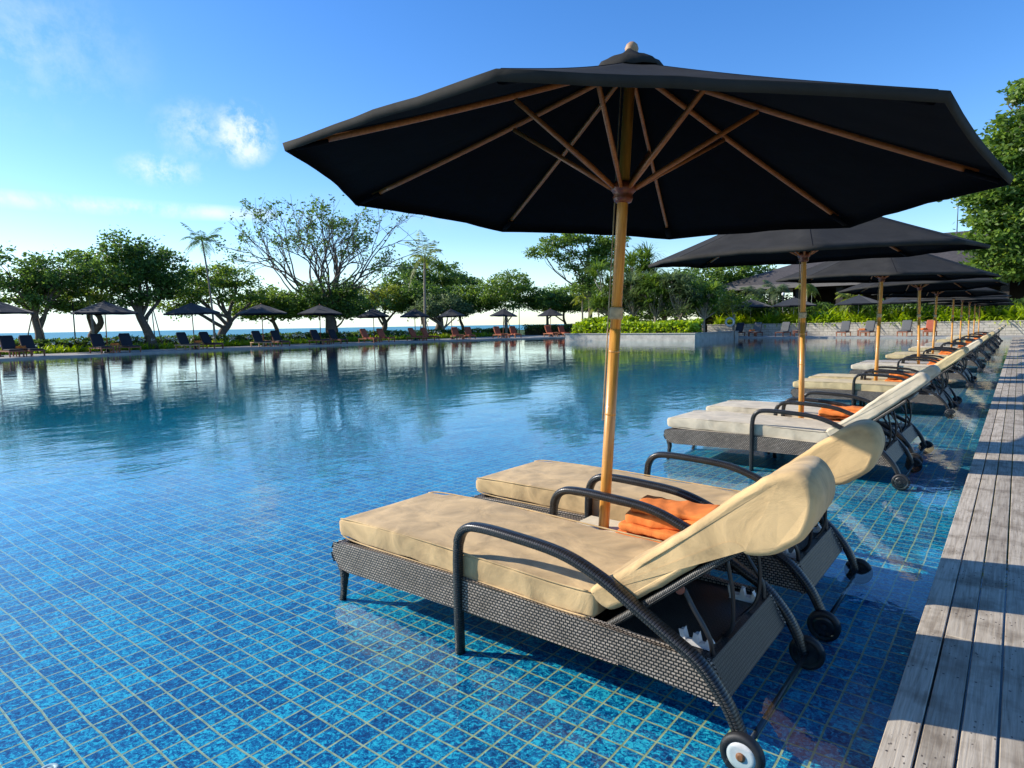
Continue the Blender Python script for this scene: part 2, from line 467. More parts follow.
# terraces round the pool: one outer slab with a pool-shaped hole made of butted prisms
EDGE = [(-38.6, -25), (-39.2, 8), (-40.2, 16), (-40.3, 30), (-39.2, 39.5), (-36.7, 44.8), (-32.8, 51.2)]
mb = MB()
TZ = .09
outer = [(-46.0, y) for x, y in EDGE]
for i in range(len(EDGE)-1):
    a, b = EDGE[i], EDGE[i+1]
    mb.hexa([(-47, a[1], -2), (a[0], a[1], -2), (b[0], b[1], -2), (-47, b[1], -2), (-47, a[1], TZ), (a[0], a[1], TZ), (b[0], b[1], TZ), (-47, b[1], TZ)])
mb.hexa([(-47, 51.2, -2), (8, 51.2, -2), (8, 60, -2), (-47, 60, -2), (-47, 51.2, TZ), (8, 51.2, TZ), (8, 60, TZ), (-47, 60, TZ)])
tag(mb.build('terrace_paving', M['palepave']), kind='structure')
# ground beyond
def ground_mat():
    m, nt, out = mat('lawn'); v = coords(nt)
    n1 = noise(nt, v, .4, 5); n2 = noise(nt, v, 30, 3)
    c = mixc(nt, n2, ramp(nt, n1, [(.35, (.035, .06, .018)), (.65, (.07, .10, .03))]), (.05, .09, .02))
    bsdf(nt, out, c, .95, 0, .2, bump(nt, n2, .5, .03)); return m
M['lawn'] = ground_mat()
mb = MB()
mb.quadf([(-2000, -900, -1.9), (900, -900, -1.9), (900, 1500, -1.9), (-2000, 1500, -1.9)])
mb.v = []; mb.f = []; mb.uv = []; mb.sm = []
def slab(x0, x1, y0, y1, z): mb.quadf([(x0, y0, z), (x1, y0, z), (x1, y1, z), (x0, y1, z)])
slab(-95, -47, -200, 60, .05); slab(-95, 600, 60, 800, .05); slab(2.9, 600, -200, 51.2, .0); slab(8, 600, 51.2, 60, .0); slab(-47, 2.9, -200, -25, .0)
mb.quadf([(-95, -200, .05), (-95, 800, .05), (-104, 800, -2.6), (-104, -200, -2.6)])
tag(mb.build('ground', M['lawn']), kind='structure')
# sea
m, nt, out = mat('sea_water'); v = coords(nt)
bsdf(nt, out, (.07, .27, .32), .45, 0, .2, bump(nt, noise(nt, v, .5, 4), .6, .25)); M['sea'] = m
mb = MB(); mb.quadf([(-9000, -6000, -2.2), (-99, -6000, -2.2), (-99, 9000, -2.2), (-9000, 9000, -2.2)])
tag(mb.build('sea', M['sea']), kind='structure')
# pool water: closed body, reflecting surface, clear blue-green absorption inside
def water_mat():
    m, nt, out = mat('pool_water'); v = coords(nt)
    mp = N(nt, 'ShaderNodeMapping'); mp.inputs['Rotation'].default_value = (0, 0, R(25)); mp.inputs['Scale'].default_value = (1, .55, 1); L(nt, v, mp.inputs[0])
    n1 = noise(nt, mp.outputs[0], 1.5, 2, .5, .5); n2 = noise(nt, mp.outputs[0], 6.5, 3, .55, .6); n3 = noise(nt, v, 24, 2, .5)
    pat = noise(nt, v, .22, 2); pm = ramp(nt, pat, [(.38, (.25,)*3), (.62, (1,)*3)])
    b1 = bump(nt, n1, 1.0, .0080)
    b2 = bump(nt, math_(nt, 'MULTIPLY', n2, pm), 1.0, .0040, b1)
    b3 = bump(nt, n3, 1.0, .0003, b2)
    fr = N(nt, 'ShaderNodeFresnel', i_IOR=1.33); L(nt, b3, fr.inputs['Normal'])
    ge = N(nt, 'ShaderNodeNewGeometry')   # same reflectance seen from below as from above (no refraction is modelled)
    L(nt, math_(nt, 'MULTIPLY_ADD', ge.outputs['Backfacing'], 1/1.33-1.33), fr.inputs['IOR']); fr.inputs['IOR'].links[0].from_node.inputs[2].default_value = 1.33
    gl = N(nt, 'ShaderNodeBsdfGlossy', i_Roughness=.015); L(nt, b3, gl.inputs['Normal']); gl.inputs[0].default_value = (1, 1, 1, 1)
    tr = N(nt, 'ShaderNodeBsdfTransparent'); tr.inputs[0].default_value = (.93, .98, 1, 1)
    mx = N(nt, 'ShaderNodeMixShader'); L(nt, fr.outputs[0], mx.inputs[0]); L(nt, tr.outputs[0], mx.inputs[1]); L(nt, gl.outputs[0], mx.inputs[2])
    L(nt, mx.outputs[0], out.inputs[0])
    va = N(nt, 'ShaderNodeVolumeAbsorption', i_Density=.75); va.inputs[0].default_value = (.04, .83, .85, 1)
    L(nt, va.outputs[0], out.inputs[1])
    return m
M['pool_water'] = water_mat()
mb = MB(); mb.box(-46, 1.5, -24.5, 55, -1.9, 0)
tag(mb.build('pool_water', M['pool_water']), kind='structure')

# deck of narrow weathered boards running along the pool
def deck_mat():
    m, nt, out = mat('weathered_boards')
    g = N(nt, 'ShaderNodeNewGeometry')
    v = coords(nt, 'Object', (40, 1.6, 40))
    addv = N(nt, 'ShaderNodeVectorMath', operation='ADD'); L(nt, v, addv.inputs[0])
    sc2 = math_(nt, 'MULTIPLY', g.outputs['Random Per Island'], 91.0)
    cb = N(nt, 'ShaderNodeCombineXYZ'); L(nt, sc2, cb.inputs[0]); L(nt, sc2, cb.inputs[1]); L(nt, cb.outputs[0], addv.inputs[1])
    n1 = noise(nt, addv.outputs[0], 2.2, 6, .65, .5)
    n2 = noise(nt, coords(nt), 5, 4, .6)
    col = ramp(nt, n1, [(.25, (.25, .20, .145)), (.5, (.45, .385, .295)), (.75, (.61, .535, .42))])
    bright = math_(nt, 'MULTIPLY_ADD', g.outputs['Random Per Island'], .35); nt.nodes[-1].inputs[2].default_value = .78
    hs = N(nt, 'ShaderNodeHueSaturation'); L(nt, col, hs.inputs['Color']); L(nt, bright, hs.inputs['Value'])
    stain = ramp(nt, n2, [(.30, (.50, .47, .44)), (.52, (1, 1, 1))])
    c = mixc(nt, 1.0, hs.outputs[0], stain, 'MULTIPLY')
    vo = N(nt, 'ShaderNodeTexVoronoi', i_Scale=34.0); vv = coords(nt, 'Object', (1.6, .8, 1)); L(nt, vv, vo.inputs[0])
    pits = math_(nt, 'LESS_THAN', vo.outputs['Distance'], .17)
    pn = noise(nt, coords(nt), 3.1, 2); pn2 = math_(nt, 'GREATER_THAN', pn, .52); pits = math_(nt, 'MULTIPLY', pits, pn2)
    c = mixc(nt, math_(nt, 'MULTIPLY', pits, .75), c, (.05, .04, .035))
    # pairs of screw heads where the boards cross the joists
    so_ = N(nt, 'ShaderNodeSeparateXYZ'); L(nt, coords(nt), so_.inputs[0])
    ux = math_(nt, 'MULTIPLY', math_(nt, 'FRACT', math_(nt, 'MULTIPLY_ADD', so_.outputs[0], 1/.0985)), .0985)
    for nd in nt.nodes:
        if nd.type == 'MATH' and nd.operation == 'MULTIPLY_ADD' and abs(nd.inputs[1].default_value-1/.0985) < 1e-6: nd.inputs[2].default_value = .284/.0985
    ux = math_(nt, 'SUBTRACT', math_(nt, 'ABSOLUTE', math_(nt, 'SUBTRACT', ux, .0435)), .022)
    vy = math_(nt, 'MULTIPLY', math_(nt, 'SUBTRACT', math_(nt, 'FRACT', math_(nt, 'MULTIPLY', so_.outputs[1], 1/.62)), .5), .62)
    rr_ = math_(nt, 'SQRT', math_(nt, 'ADD', math_(nt, 'MULTIPLY', ux, ux), math_(nt, 'MULTIPLY', vy, vy)))
    c = mixc(nt, math_(nt, 'LESS_THAN', rr_, .0042), c, (.06, .05, .045))
    bsdf(nt, out, c, .75, 0, .3, bump(nt, n1, .6, .003)); return m
M['deck'] = deck_mat()
mb = MB()
pitch = .0985
for i in range(32):
    x0 = -.284+i*pitch; y = -6+random.uniform(-2, 0)
    while y < 51:
        l = random.choice((4.6, 5.4, 6.3)); y1 = min(y+l, 51.15); e = .0025; dz = random.uniform(-.0012, .0012)
        gp = .0038
        if y1 > -5:
            zt = .02+dz
            a, b, c_, d = x0, x0+pitch-gp*2, y, y1-.003
            mb2 = [(a, c_, -.02), (b, c_, -.02), (b, d, -.02), (a, d, -.02), (a, c_, zt-e), (b, c_, zt-e), (b, d, zt-e), (a, d, zt-e)]
            base = len(mb.v)
            mb.v += mb2+[(a+e, c_+e, zt), (b-e, c_+e, zt), (b-e, d-e, zt), (a+e, d-e, zt)]
            for q in ((0, 1, 5, 4), (1, 2, 6, 5), (2, 3, 7, 6), (3, 0, 4, 7), (4, 5, 9, 8), (5, 6, 10, 9), (6, 7, 11, 10), (7, 4, 8, 11), (8, 9, 10, 11)):
                mb.face([base+k for k in q], [(0, 0)]*4)
        y = y1
tag(mb.build('deck_boards', M['deck'], fix=False), kind='structure')
mb = MB(); mb.box(-.276, 2.88, -25, 51.19, -2, -.022)
tag(mb.build('deck_base', M['darkwall']), kind='structure')

#@@LOUNGER  (local frame: x = world x, y = 0 at the lounger's middle, z above the pool floor)
Z0 = -FLOOR
def z_(z): return z+Z0
XR = -1.65   # local x origin
def xx(x): return x-XR
BACK = [(-1.236, .353), (-1.10, .452), (-.907, .611), (-.727, .762), (-.575, .884), (-.50, .929), (-.44, .946), (-.397, .925), (-.383, .862), (-.405, .785),
        (-.455, .708), (-.53, .648), (-.60, .612), (-.655, .600), (-.695, .618), (-.803, .537), (-.983, .392), (-1.12, .292), (-1.175, .277), (-1.225, .305)]
BACK_PLAIN = [(-1.236, .353), (-1.10, .452), (-.907, .611), (-.727, .762), (-.575, .884), (-.50, .939), (-.46, .955), (-.425, .945), (-.400, .905), (-.415, .870), (-.50, .790), (-.62, .690),
        (-.695, .628), (-.803, .537), (-.983, .392), (-1.12, .292), (-1.175, .277), (-1.225, .305)]
def loft_cushion(mb, outline, hw, r, seed, wr=.006, taper=.02):
    """closed x,z outline carried across y with rounded long edges and light creases"""
    P = smooth_path([(x, 0, z) for x, z in [outline[-1]]+list(outline)+[outline[0], outline[1]]], 5)[5:5+5*len(outline)]; n = len(P)
    nr = []
    for i in range(n):
        t = P[(i+1) % n]-P[i-1]; t.normalize(); nr.append(Vector((t.z, 0, -t.x)))
    area = sum(P[i].x*P[(i+1) % n].z-P[(i+1) % n].x*P[i].z for i in range(n))
    if area > 0: nr = [-q for q in nr]     # clockwise list -> this points inwards
    ys = [-hw, -hw+.002, -hw+.007, -hw+.016, -hw+r]+list(np.linspace(-hw+r, hw-r, 22)[1:-1])+[hw-r, hw-.016, hw-.007, hw-.002, hw]
    base = len(mb.v); m = len(ys)
    zt = max(p.z for p in P)
    for y in ys:
        e = max(0, abs(y)-(hw-r))/r; ins = r*.9*(1-math.sqrt(max(0, 1-e*e)))
        for i in range(n):
            q = P[i]+nr[i]*ins
            sa = (q.x+.70)*.762+(q.z-.61)*.648      # distance beyond the sleeve's start, along the back
            if sa > 0:
                u_ = (y+hw)/(2*hw); kk = .83-.27*u_-.10*max(0, (u_-.75)/.25)**2-.07*max(0, (.16-u_)/.16)**2
                kk = 1-(1-kk)*min(1, sa/.12)
                q = q-Vector((.762, 0, .648))*sa*(1-kk)
            yy = y*(1-taper*max(0, (q.z-.6)/.35))
            v = Vector((q.x, yy, q.z))
            k = mnoise.noise(v*3+Vector((seed*3, 0, 0)))*wr*1.2+mnoise.noise(Vector((v.x*12+v.z*9, v.y*3.2, seed)))*wr*.9-abs(mnoise.noise(Vector((v.x*9, v.y*7, v.z*16+seed))))*wr*.8
            v = v-nr[i]*k+Vector((0, mnoise.noise(v*7+Vector((0, 0, seed)))*wr*.9, 0))
            mb.v.append((xx(v.x), v.y, z_(v.z)))
    d = 0; arc = []
    for i in range(n): arc.append(d); d += (P[(i+1) % n]-P[i]).length
    for j in range(m-1):
        for i in range(n):
            i2 = (i+1) % n
            mb.face([base+j*n+i, base+j*n+i2, base+(j+1)*n+i2, base+(j+1)*n+i], [(arc[i], ys[j])]*4, True)
    mb.face([base+i for i in range(n)], [(0, 0)]*n); mb.face([base+(m-1)*n+i for i in reversed(range(n))], [(0, 0)]*n)
def make_lounger(cm, hood=True, seed=0, rimm='blackmetal'):
    root = empty('sun_lounger', (XR, 0, FLOOR))
    def pt(x, y, z): return (xx(x), y, z_(z))
    HY = .335
    # woven base: two side aprons, foot apron, rear apron, woven seat panel
    mb = MB()
    side = [(-2.800, .195), (-2.806, .160), (-2.790, .125), (-2.75, .098), (-2.68, .088), (-2.2, .098), (-1.6, .106), (-1.1, .106), (-.735, .085), (-.700, .10), (-.765, .212), (-1.17, .226), (-1.9, .247), (-2.4, .243), (-2.76, .228), (-2.788, .218)]
    sp = [(xx(x), z_(z)) for x, z in side]
    for s in (-1, 1):
        y0, y1 = (HY-.005, HY+.030) if s > 0 else (-HY-.030, -HY+.005)
        # smooth outline strips, split in short columns so that the weave follows
        mb.prism_xz(sp, y0, y1)
    fx = [(-2.800, .195), (-2.806, .160), (-2.790, .125), (-2.75, .098), (-2.735, .098), (-2.735, .222), (-2.76, .226), (-2.788, .216)]
    mb.prism_xz([(xx(x), z_(z)) for x, z in fx], -HY+.007, HY-.007)
    o = mb.build('wicker_base', M['wicker'], root, bevel=.006)
    mb = MB()
    mb.hexa([pt(-.725, -HY+.007, .09), pt(-.700, -HY+.007, .095), pt(-.700, HY-.007, .095), pt(-.725, HY-.007, .09),
             pt(-.795, -HY+.007, .205), pt(-.765, -HY+.007, .208), pt(-.765, HY-.007, .208), pt(-.795, HY-.007, .205)])
    mb.box(xx(-2.733), xx(-.80), -HY+.007, HY-.007, z_(.185), z_(.2))
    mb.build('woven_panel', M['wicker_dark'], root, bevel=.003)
    # short curved feet at the foot end
    for s in (-1, 1):
        mb = MB()
        mb.tube(smooth_path([pt(-2.765, s*.33, .115), pt(-2.752, s*.33, .05), pt(-2.758, s*.33, 0.0), pt(-2.775, s*.33, -.0995)], 4), [.024]*3+[.021]*3+[.018]*3+[.016]*4, 10, power=.6)
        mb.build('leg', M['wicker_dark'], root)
    # arms: one wrapped tube from front foot over to the rear wheel
    for s in (-1, 1):
        y = s*.368
        path = [pt(-1.885, y, -.0985), pt(-1.888, y, .05), pt(-1.888, y, .2), pt(-1.885, y, .36), pt(-1.868, y, .44), pt(-1.825, y, .482), pt(-1.755, y, .496),
                pt(-1.6, y, .494), pt(-1.345, y, .474), pt(-1.16, y, .415), pt(-1.006, y, .335), pt(-.89, y, .272), pt(-.786, y, .212), pt(-.70, y, .115), pt(-.655, y, .03), pt(-.638, y, -.02)]
        P = smooth_path(path, 5); n = len(P)
        mb = MB(); mb.tube(P, [.0195]*n, 14, ry=[.022 if i < 18 else .027 for i in range(n)], power=.7)
        mb.build('armrest', M['wicker_arm'], root)
        w = empty('wheel', pt(-.632, s*.398, -.028), 0 if s < 0 else PI); w.parent = root
        mb = MB()   # rim disc, axis along y
        mb.tube([(0, -.016, 0), (0, -.014, 0), (0, -.006, 0)], [.034, .050, .050], 26, up=(1, 0, 0))
        mb.build('rim', M[rimm], w)
        mb = MB(); mb.tube([(0, -.0055, 0), (0, .012, 0)], [.052, .048], 26, up=(1, 0, 0)); ring = [(.057*math.cos(a), 0, .057*math.sin(a)) for a in np.linspace(0, 2*PI, 33)[:-1]]
        mb.tube(ring, .014, 10, up=(0, 1, 0), ry=.018, close=True, power=.7); mb.build('tyre', M['rubber'], w)
        mb = MB(); mb.tube([(0, -.024, 0), (0, -.020, 0), (0, -.012, 0)], [.008, .015, .015], 12, up=(1, 0, 0)); mb.build('hub_cap', M['rust' if rimm == 'whiteplastic' else 'rubber'], w)
    # axle
    mb = MB(); mb.tube([pt(-.632, -.38, -.028), pt(-.632, .38, -.028)], .010, 8, up=(1, 0, 0)); mb.build('axle', M['blackmetal'], root)
    # back frame: wrapped rails and cross rails
    mb = MB()
    rail = [(-1.19, .195), (-1.09, .275), (-.983, .363), (-.803, .513), (-.680, .612), (-.62, .662)]
    for s in (-1, 1):
        mb.tube(smooth_path([pt(x, s*.315, z) for x, z in rail], 4), .0145, 10)
    mb.tube(smooth_path([pt(-.62, -.315, .662), pt(-.585, -.22, .690), pt(-.59, 0, .688), pt(-.61, .22, .672), pt(-.62, .315, .662)], 4), .0145, 10, up=(1, 0, 0))
    mb.build('back_frame', M['wicker_cord'], root)
    mb = MB()
    a, b = rail[0], rail[-1]
    mb.hexa([pt(a[0], -.30, a[1]+.002), pt(b[0], -.30, b[1]+.002), pt(b[0], .30, b[1]+.002), pt(a[0], .30, a[1]+.002),
             pt(a[0]-.006, -.30, a[1]+.012), pt(b[0]-.006, -.30, b[1]+.012), pt(b[0]-.006, .30, b[1]+.012), pt(a[0]-.006, .30, a[1]+.012)])
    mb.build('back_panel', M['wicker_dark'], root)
    # metal support bracket (U-shaped) and white ratchets
    mb = MB()
    for s in (-1, 1):
        mb.tube(smooth_path([pt(-.885, s*.29, .43), pt(-.84, s*.29, .355), pt(-.785, s*.29, .27), pt(-.775, s*.28, .20)], 4), .009, 8)
    mb.tube(smooth_path([pt(-.78, -.15, .515), pt(-.755, -.15, .38), pt(-.76, -.14, .26), pt(-.80, -.11, .20), pt(-.83, -.02, .190), pt(-.80, .11, .20), pt(-.76, .14, .26), pt(-.755, .15, .38), pt(-.78, .15, .515)], 5), .008, 8, up=(1, 0, .2))
    mb.build('support_bracket', M['blackmetal'], root)
    for s in (-1, 1):
        mb = MB()
        q = [(-.90, .20), (-.80, .20), (-.79, .225), (-.805, .245), (-.815, .22), (-.835, .22), (-.842, .25), (-.855, .25), (-.860, .22), (-.885, .22), (-.895, .255), (-.91, .25)]
        mb.prism_xz([(xx(x), z_(z)) for x, z in q], s*.24-.012, s*.24+.012)
        mb.build('ratchet', M['whiteplastic'], root, bevel=.003)
        mb = MB(); mb.tube([pt(-.885, s*.31-.005, .425), pt(-.885, s*.31+.005, .425)], [.018, .018], 12, up=(1, 0, 0)); mb.build('pivot_washer', M['redwood'], root)
    # seat cushion
    mb = MB()
    soft_slab(mb, [(xx(-2.785), 0, z_(.298)), (xx(-2.5), 0, z_(.302)), (xx(-2.1), 0, z_(.302)), (xx(-1.7), 0, z_(.290)), (xx(-1.4), 0, z_(.282)), (xx(-1.205), 0, z_(.285))],
              [.095, .118, .118, .112, .11, .105], [.67, .685, .69, .69, .69, .675], .13, 64, .016, seed, .0042, n=10)
    for sy in (-1, 1):
        for zz, dz in ((.3515, 1), (.2475, -1)):
            mb.tube(smooth_path([(xx(-2.775), sy*.322, z_(zz-dz*.012)), (xx(-2.70), sy*.3335, z_(zz)), (xx(-2.5), sy*.338, z_(zz+.004*dz)), (xx(-2.1), sy*.341, z_(zz+.004*dz)), (xx(-1.7), sy*.342, z_(zz-.006)), (xx(-1.4), sy*.342, z_(zz-.0145)), (xx(-1.24), sy*.338, z_(zz-.015))], 6), .0042, 6, up=(0, 1, 0))
    mb.build('seat_cushion', M[cm], root)
    # back cushion with its sleeve folded over the frame top
    mb = MB()
    loft_cushion(mb, BACK if hood else BACK_PLAIN, .338, .024, seed+3)
    mb.build('back_cushion', M[cm], root)
    return root
ORD = ['first', 'second', 'third', 'fourth', 'fifth', 'sixth', 'seventh', 'eighth', 'ninth', 'tenth', 'eleventh']
protos = {}
def lounger(cm, x, y, label, hood=True, rz=0, seed=0):
    key = (cm, hood, 'nearest the camera' in label)
    if key not in protos:
        o = make_lounger(cm, hood, seed, 'whiteplastic' if key[2] else 'blackmetal'); protos[key] = o
    else: o = copy_tree(protos[key])
    o.location = (XR+x, y, FLOOR); o.rotation_euler = (0, 0, rz if 'the camera' in label or 'nearest' in label else R(random.uniform(-1.6, 1.6)))
    tag(o, label, 'sun lounger', 'wicker loungers in pairs along the deck'); return o

#@@PARASOL
THETA = .285
def rib_z(r): return .615*(1-r/1.595)-.012*math.sin(PI*min(1, r/1.595))
def make_parasol():
    """local origin = foot of pole on the pool floor; canopy rim at z=2.09 above it"""
    root = empty('parasol', (0, 0, 0))
    ZR = 2.105; RR = 1.595
    mb = MB()
    mb.tube([(0, 0, 0), (0, 0, 1.42)], .0280, 18, cap=True)
    mb.tube([(0, 0, 1.41), (0, 0, 2.70)], .0270, 18, cap=True)
    for zz in (.55, .98, 1.30): mb.tube([(0, 0, zz), (0, 0, zz+.004), (0, 0, zz+.010), (0, 0, zz+.014)], [.0275, .0292, .0292, .0275], 18)
    mb.build('pole', M['bamboo'], root)
    mb = MB(); mb.lathe([(.0315, 1.47), (.0355, 1.475), (.0355, 1.48)]+[(.0340+.0012*(k % 2), 1.48+.006*k) for k in range(1, 8)]+[(.031, 1.53)], seg=18); mb.build('rope_binding', M['rope'], root)
    mb = MB(); mb.lathe([(.031, ZR-.06), (.042, ZR-.055), (.050, ZR-.035), (.046, ZR-.02), (.052, ZR-.01), (.062, ZR), (.062, ZR+.028), (.050, ZR+.035), (.045, ZR+.042), (.031, ZR+.045)], seg=20); mb.build('runner_hub', M['redwood'], root)
    mb = MB(); mb.lathe([(.031, ZR+.555), (.055, ZR+.56), (.058, ZR+.59), (.04, ZR+.605)], seg=18); mb.build('top_hub', M['redwood'], root)
    mb = MB(); mb.lathe([(.020, ZR+.60), (.040, ZR+.625), (.036, ZR+.640), (.026, ZR+.648), (.031, ZR+.662), (.033, ZR+.675), (.027, ZR+.692), (.014, ZR+.703), (.004, ZR+.705)], seg=18); mb.build('finial', M['lightteak'], root)
    mb = MB(); mb.tube([(-.036, -.012, .95), (-.037, -.012, 1.5), (-.040, -.012, ZR+.50)], .0035, 6); mb.build('pull_cord', M['rope'], root)
    for k in range(8):
        a = THETA+k*PI/4; ca, sa = math.cos(a), math.sin(a)
        rb = MB()
        pts = [(r*ca, r*sa, ZR+rib_z(r)-.022) for r in np.linspace(.05, 1.47, 8)]
        rb.tube(pts, .0095, 8, up=(0, 0, 1), ry=.013, power=.6)
        ro = rb.build('rib', M['rib'], root)
        st = MB(); st.tube([(.058*ca, .058*sa, ZR+.012), (.20*ca, .20*sa, ZR+.10), (.60*ca, .60*sa, ZR+rib_z(.6)-.040)], [.011, .0125, .0105], 8, up=(-sa, ca, 0), ry=[.009, .012, .010], power=.6)
        st.build('strut', M['rib'], root)
    # canopy: eight panels sagging slightly between ribs, edge scooped between the rib tips, hem turned down
    mb = MB(); NS, NT = 16, 10; base = 0
    idx = {}
    def P(k, s, t):
        a0 = THETA+k*PI/4; a1 = a0+PI/4
        rr = s*RR*(1-.013*(1-(2*t-1)**2)*s**3)
        z = ZR+rib_z(s*RR)-.030*math.sin(PI*t)*s*(1-.35*s)*1.0+.030*math.sin(PI*t)*s**6
        p = Vector((rr*math.cos(a0), rr*math.sin(a0), 0)).lerp(Vector((rr*math.cos(a1), rr*math.sin(a1), 0)), t)
        p.z = z+.010*mnoise.noise(Vector((p.x*4, p.y*4, k)))*s*math.sin(PI*t)
        return p
    def vid(k, i, j):
        if j == NT: k, j = (k+1) % 8, 0
        key = (k, i, j)
        if key not in idx:
            idx[key] = len(mb.v); s = .03+.97*i/NS
            if i <= NS: p = P(k, s, j/NT)
            else:
                p = P(k, 1.0, j/NT); p = p+Vector((-p.x*.006, -p.y*.006, -.030))
            mb.v.append(tuple(p))
        return idx[key]
    for k in range(8):
        for i in range(NS+1):
            for j in range(NT):
                q = [vid(k, i, j), vid(k, i+1, j), vid(k, i+1, j+1), vid(k, i, j+1)]
                mb.face(q, [(mb.v[x][0], mb.v[x][1]) for x in q], True)
    # seams standing proud on the ribs
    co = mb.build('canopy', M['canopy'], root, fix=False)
    co.data.materials.append(M['canopy_shade_tone']); md = co.modifiers.new('thick', 'SOLIDIFY'); md.thickness = .003; md.offset = -1; md.material_offset = 1  # inner faces get the cloth copy darkened to stand for underside shade
    sm = MB()
    for k in range(8):
        a = THETA+k*PI/4
        sm.tube([(r*math.cos(a), r*math.sin(a), ZR+rib_z(r)) for r in np.linspace(.12, 1.56, 24)], .0022, 6, up=(0, 0, 1), ry=.0016)
        sm.tube([(r*math.cos(a), r*math.sin(a), ZR+rib_z(r)-.032) for r in np.linspace(1.42, 1.545, 3)], .020, 8, up=(0, 0, 1), ry=.010)
    sm.build('seam', M['canopy_shade_tone'], co)
    # crumpled vent cap
    cap = MB(); seg = 32
    def cp(i, k):
        a = 2*PI*k/seg; r = .03+.155*i/5
        rr = r*(1+.03*math.cos(8*(a-THETA)))
        z = ZR+.648-.085*(i/5)**1.3-(.02 if i == 5 else 0)+.022*mnoise.noise(Vector((math.cos(a)*r*22, math.sin(a)*r*22, 3)))
        return (rr*math.cos(a), rr*math.sin(a), z)
    for i in range(6):
        for k in range(seg): cap.v.append(cp(i, k))
    for i in range(5):
        for k in range(seg):
            cap.face([i*seg+k, (i+1)*seg+k, (i+1)*seg+(k+1) % seg, i*seg+(k+1) % seg], [(0, 0)]*4, True)
    c2 = cap.build('vent_cap', M['canopy'], root, fix=False)
    md = c2.modifiers.new('thick', 'SOLIDIFY'); md.thickness = .004
    return root
par0 = make_parasol()
def place_parasol(o, x, y, nx, ny, label, rz=0):
    """x,y = canopy centre at rim height; (nx,ny) slope of the pole"""
    n = Vector((nx, ny, 1)).normalized()
    q = Vector((0, 0, 1)).rotation_difference(n)
    o.rotation_mode = 'QUATERNION'; o.rotation_quaternion = q @ Matrix.Rotation(rz, 4, 'Z').to_quaternion()
    o.location = (x-nx*2.105, y-ny*2.105, FLOOR)
    tag(o, label, 'parasol', 'black wooden parasols along the deck')

def make_table():
    root = empty('side_table', (0, 0, 0))
    mb = MB(); mb.box(-.36, .52, -.125, .125, .10, .36)
    mb.build('wicker_body', M['wicker'], root, bevel=.008)
    for sx in (-1, 1):
        for sy in (-1, 1):
            mb = MB(); x = -.32 if sx < 0 else .48
            mb.tube([(x, sy*.10, .001), (x, sy*.10, .11)], [.014, .02], 10); mb.build('leg', M['wicker_dark'], root)
    mb = MB(); mb.box(-.17, .13, -.135, .135, .362, .385); mb.build('table_plate', M['plate'], root, bevel=.004)
    return root
tab0 = make_table()
def folded_towel(name, x, y, z, l, w, t, rz, label, group, seed=0):
    """a towel folded into a soft pad: one thick layer and the lip of the next fold on it"""
    mb = MB()
    for (zc, tt, ll, ww, ox) in ((t*.33, t*.60, l, w, 0), (t*.80, t*.42, l*.93, w*.90, l*.01)):
        soft_slab(mb, [(-ll/2+ox, 0, zc), (0+ox, 0, zc), (ll/2+ox, 0, zc)], tt, ww, .38, 44, tt*.45, seed+zc*50, .012, n=16)
    o = mb.build(name, M['orange']); o.location = (x, y, z); o.rotation_euler = (0, 0, rz)
    tag(o, label, 'towel', group); return o

# pairs along the deck: (parasol y, parasol x, tilt, near cushion, far cushion, x shift)
pairs = [
    (2.90, -1.570, .050, .032, 'beige', 'beige', .0),
    (7.11, -1.769, .004, -.047, 'cream', 'cream', -.09),
    (11.95, -1.78, .022, -.015, 'yellowish', 'yellowish', -.10),
    (16.6, -1.74, -.025, .02, 'cream', 'greycanvas', -.10),
    (21.3, -1.82, .02, .03, 'yellowish', 'yellowish', -.10),
    (26.0, -1.75, .0, -.03, 'yellowish', 'cream', -.10),
    (30.7, -1.78, .01, .0, 'greycanvas', 'yellowish', -.10),
    (35.4, -1.78, -.01, .01, 'yellowish', 'yellowish', -.10),
    (40.1, -1.78, .01, .0, 'cream', 'cream', -.10),
    (44.8, -1.78, .0, .0, 'yellowish', 'greycanvas', -.10),
]
CN = {'beige': 'beige', 'cream': 'off-white', 'yellowish': 'pale yellow', 'greycanvas': 'warm grey'}
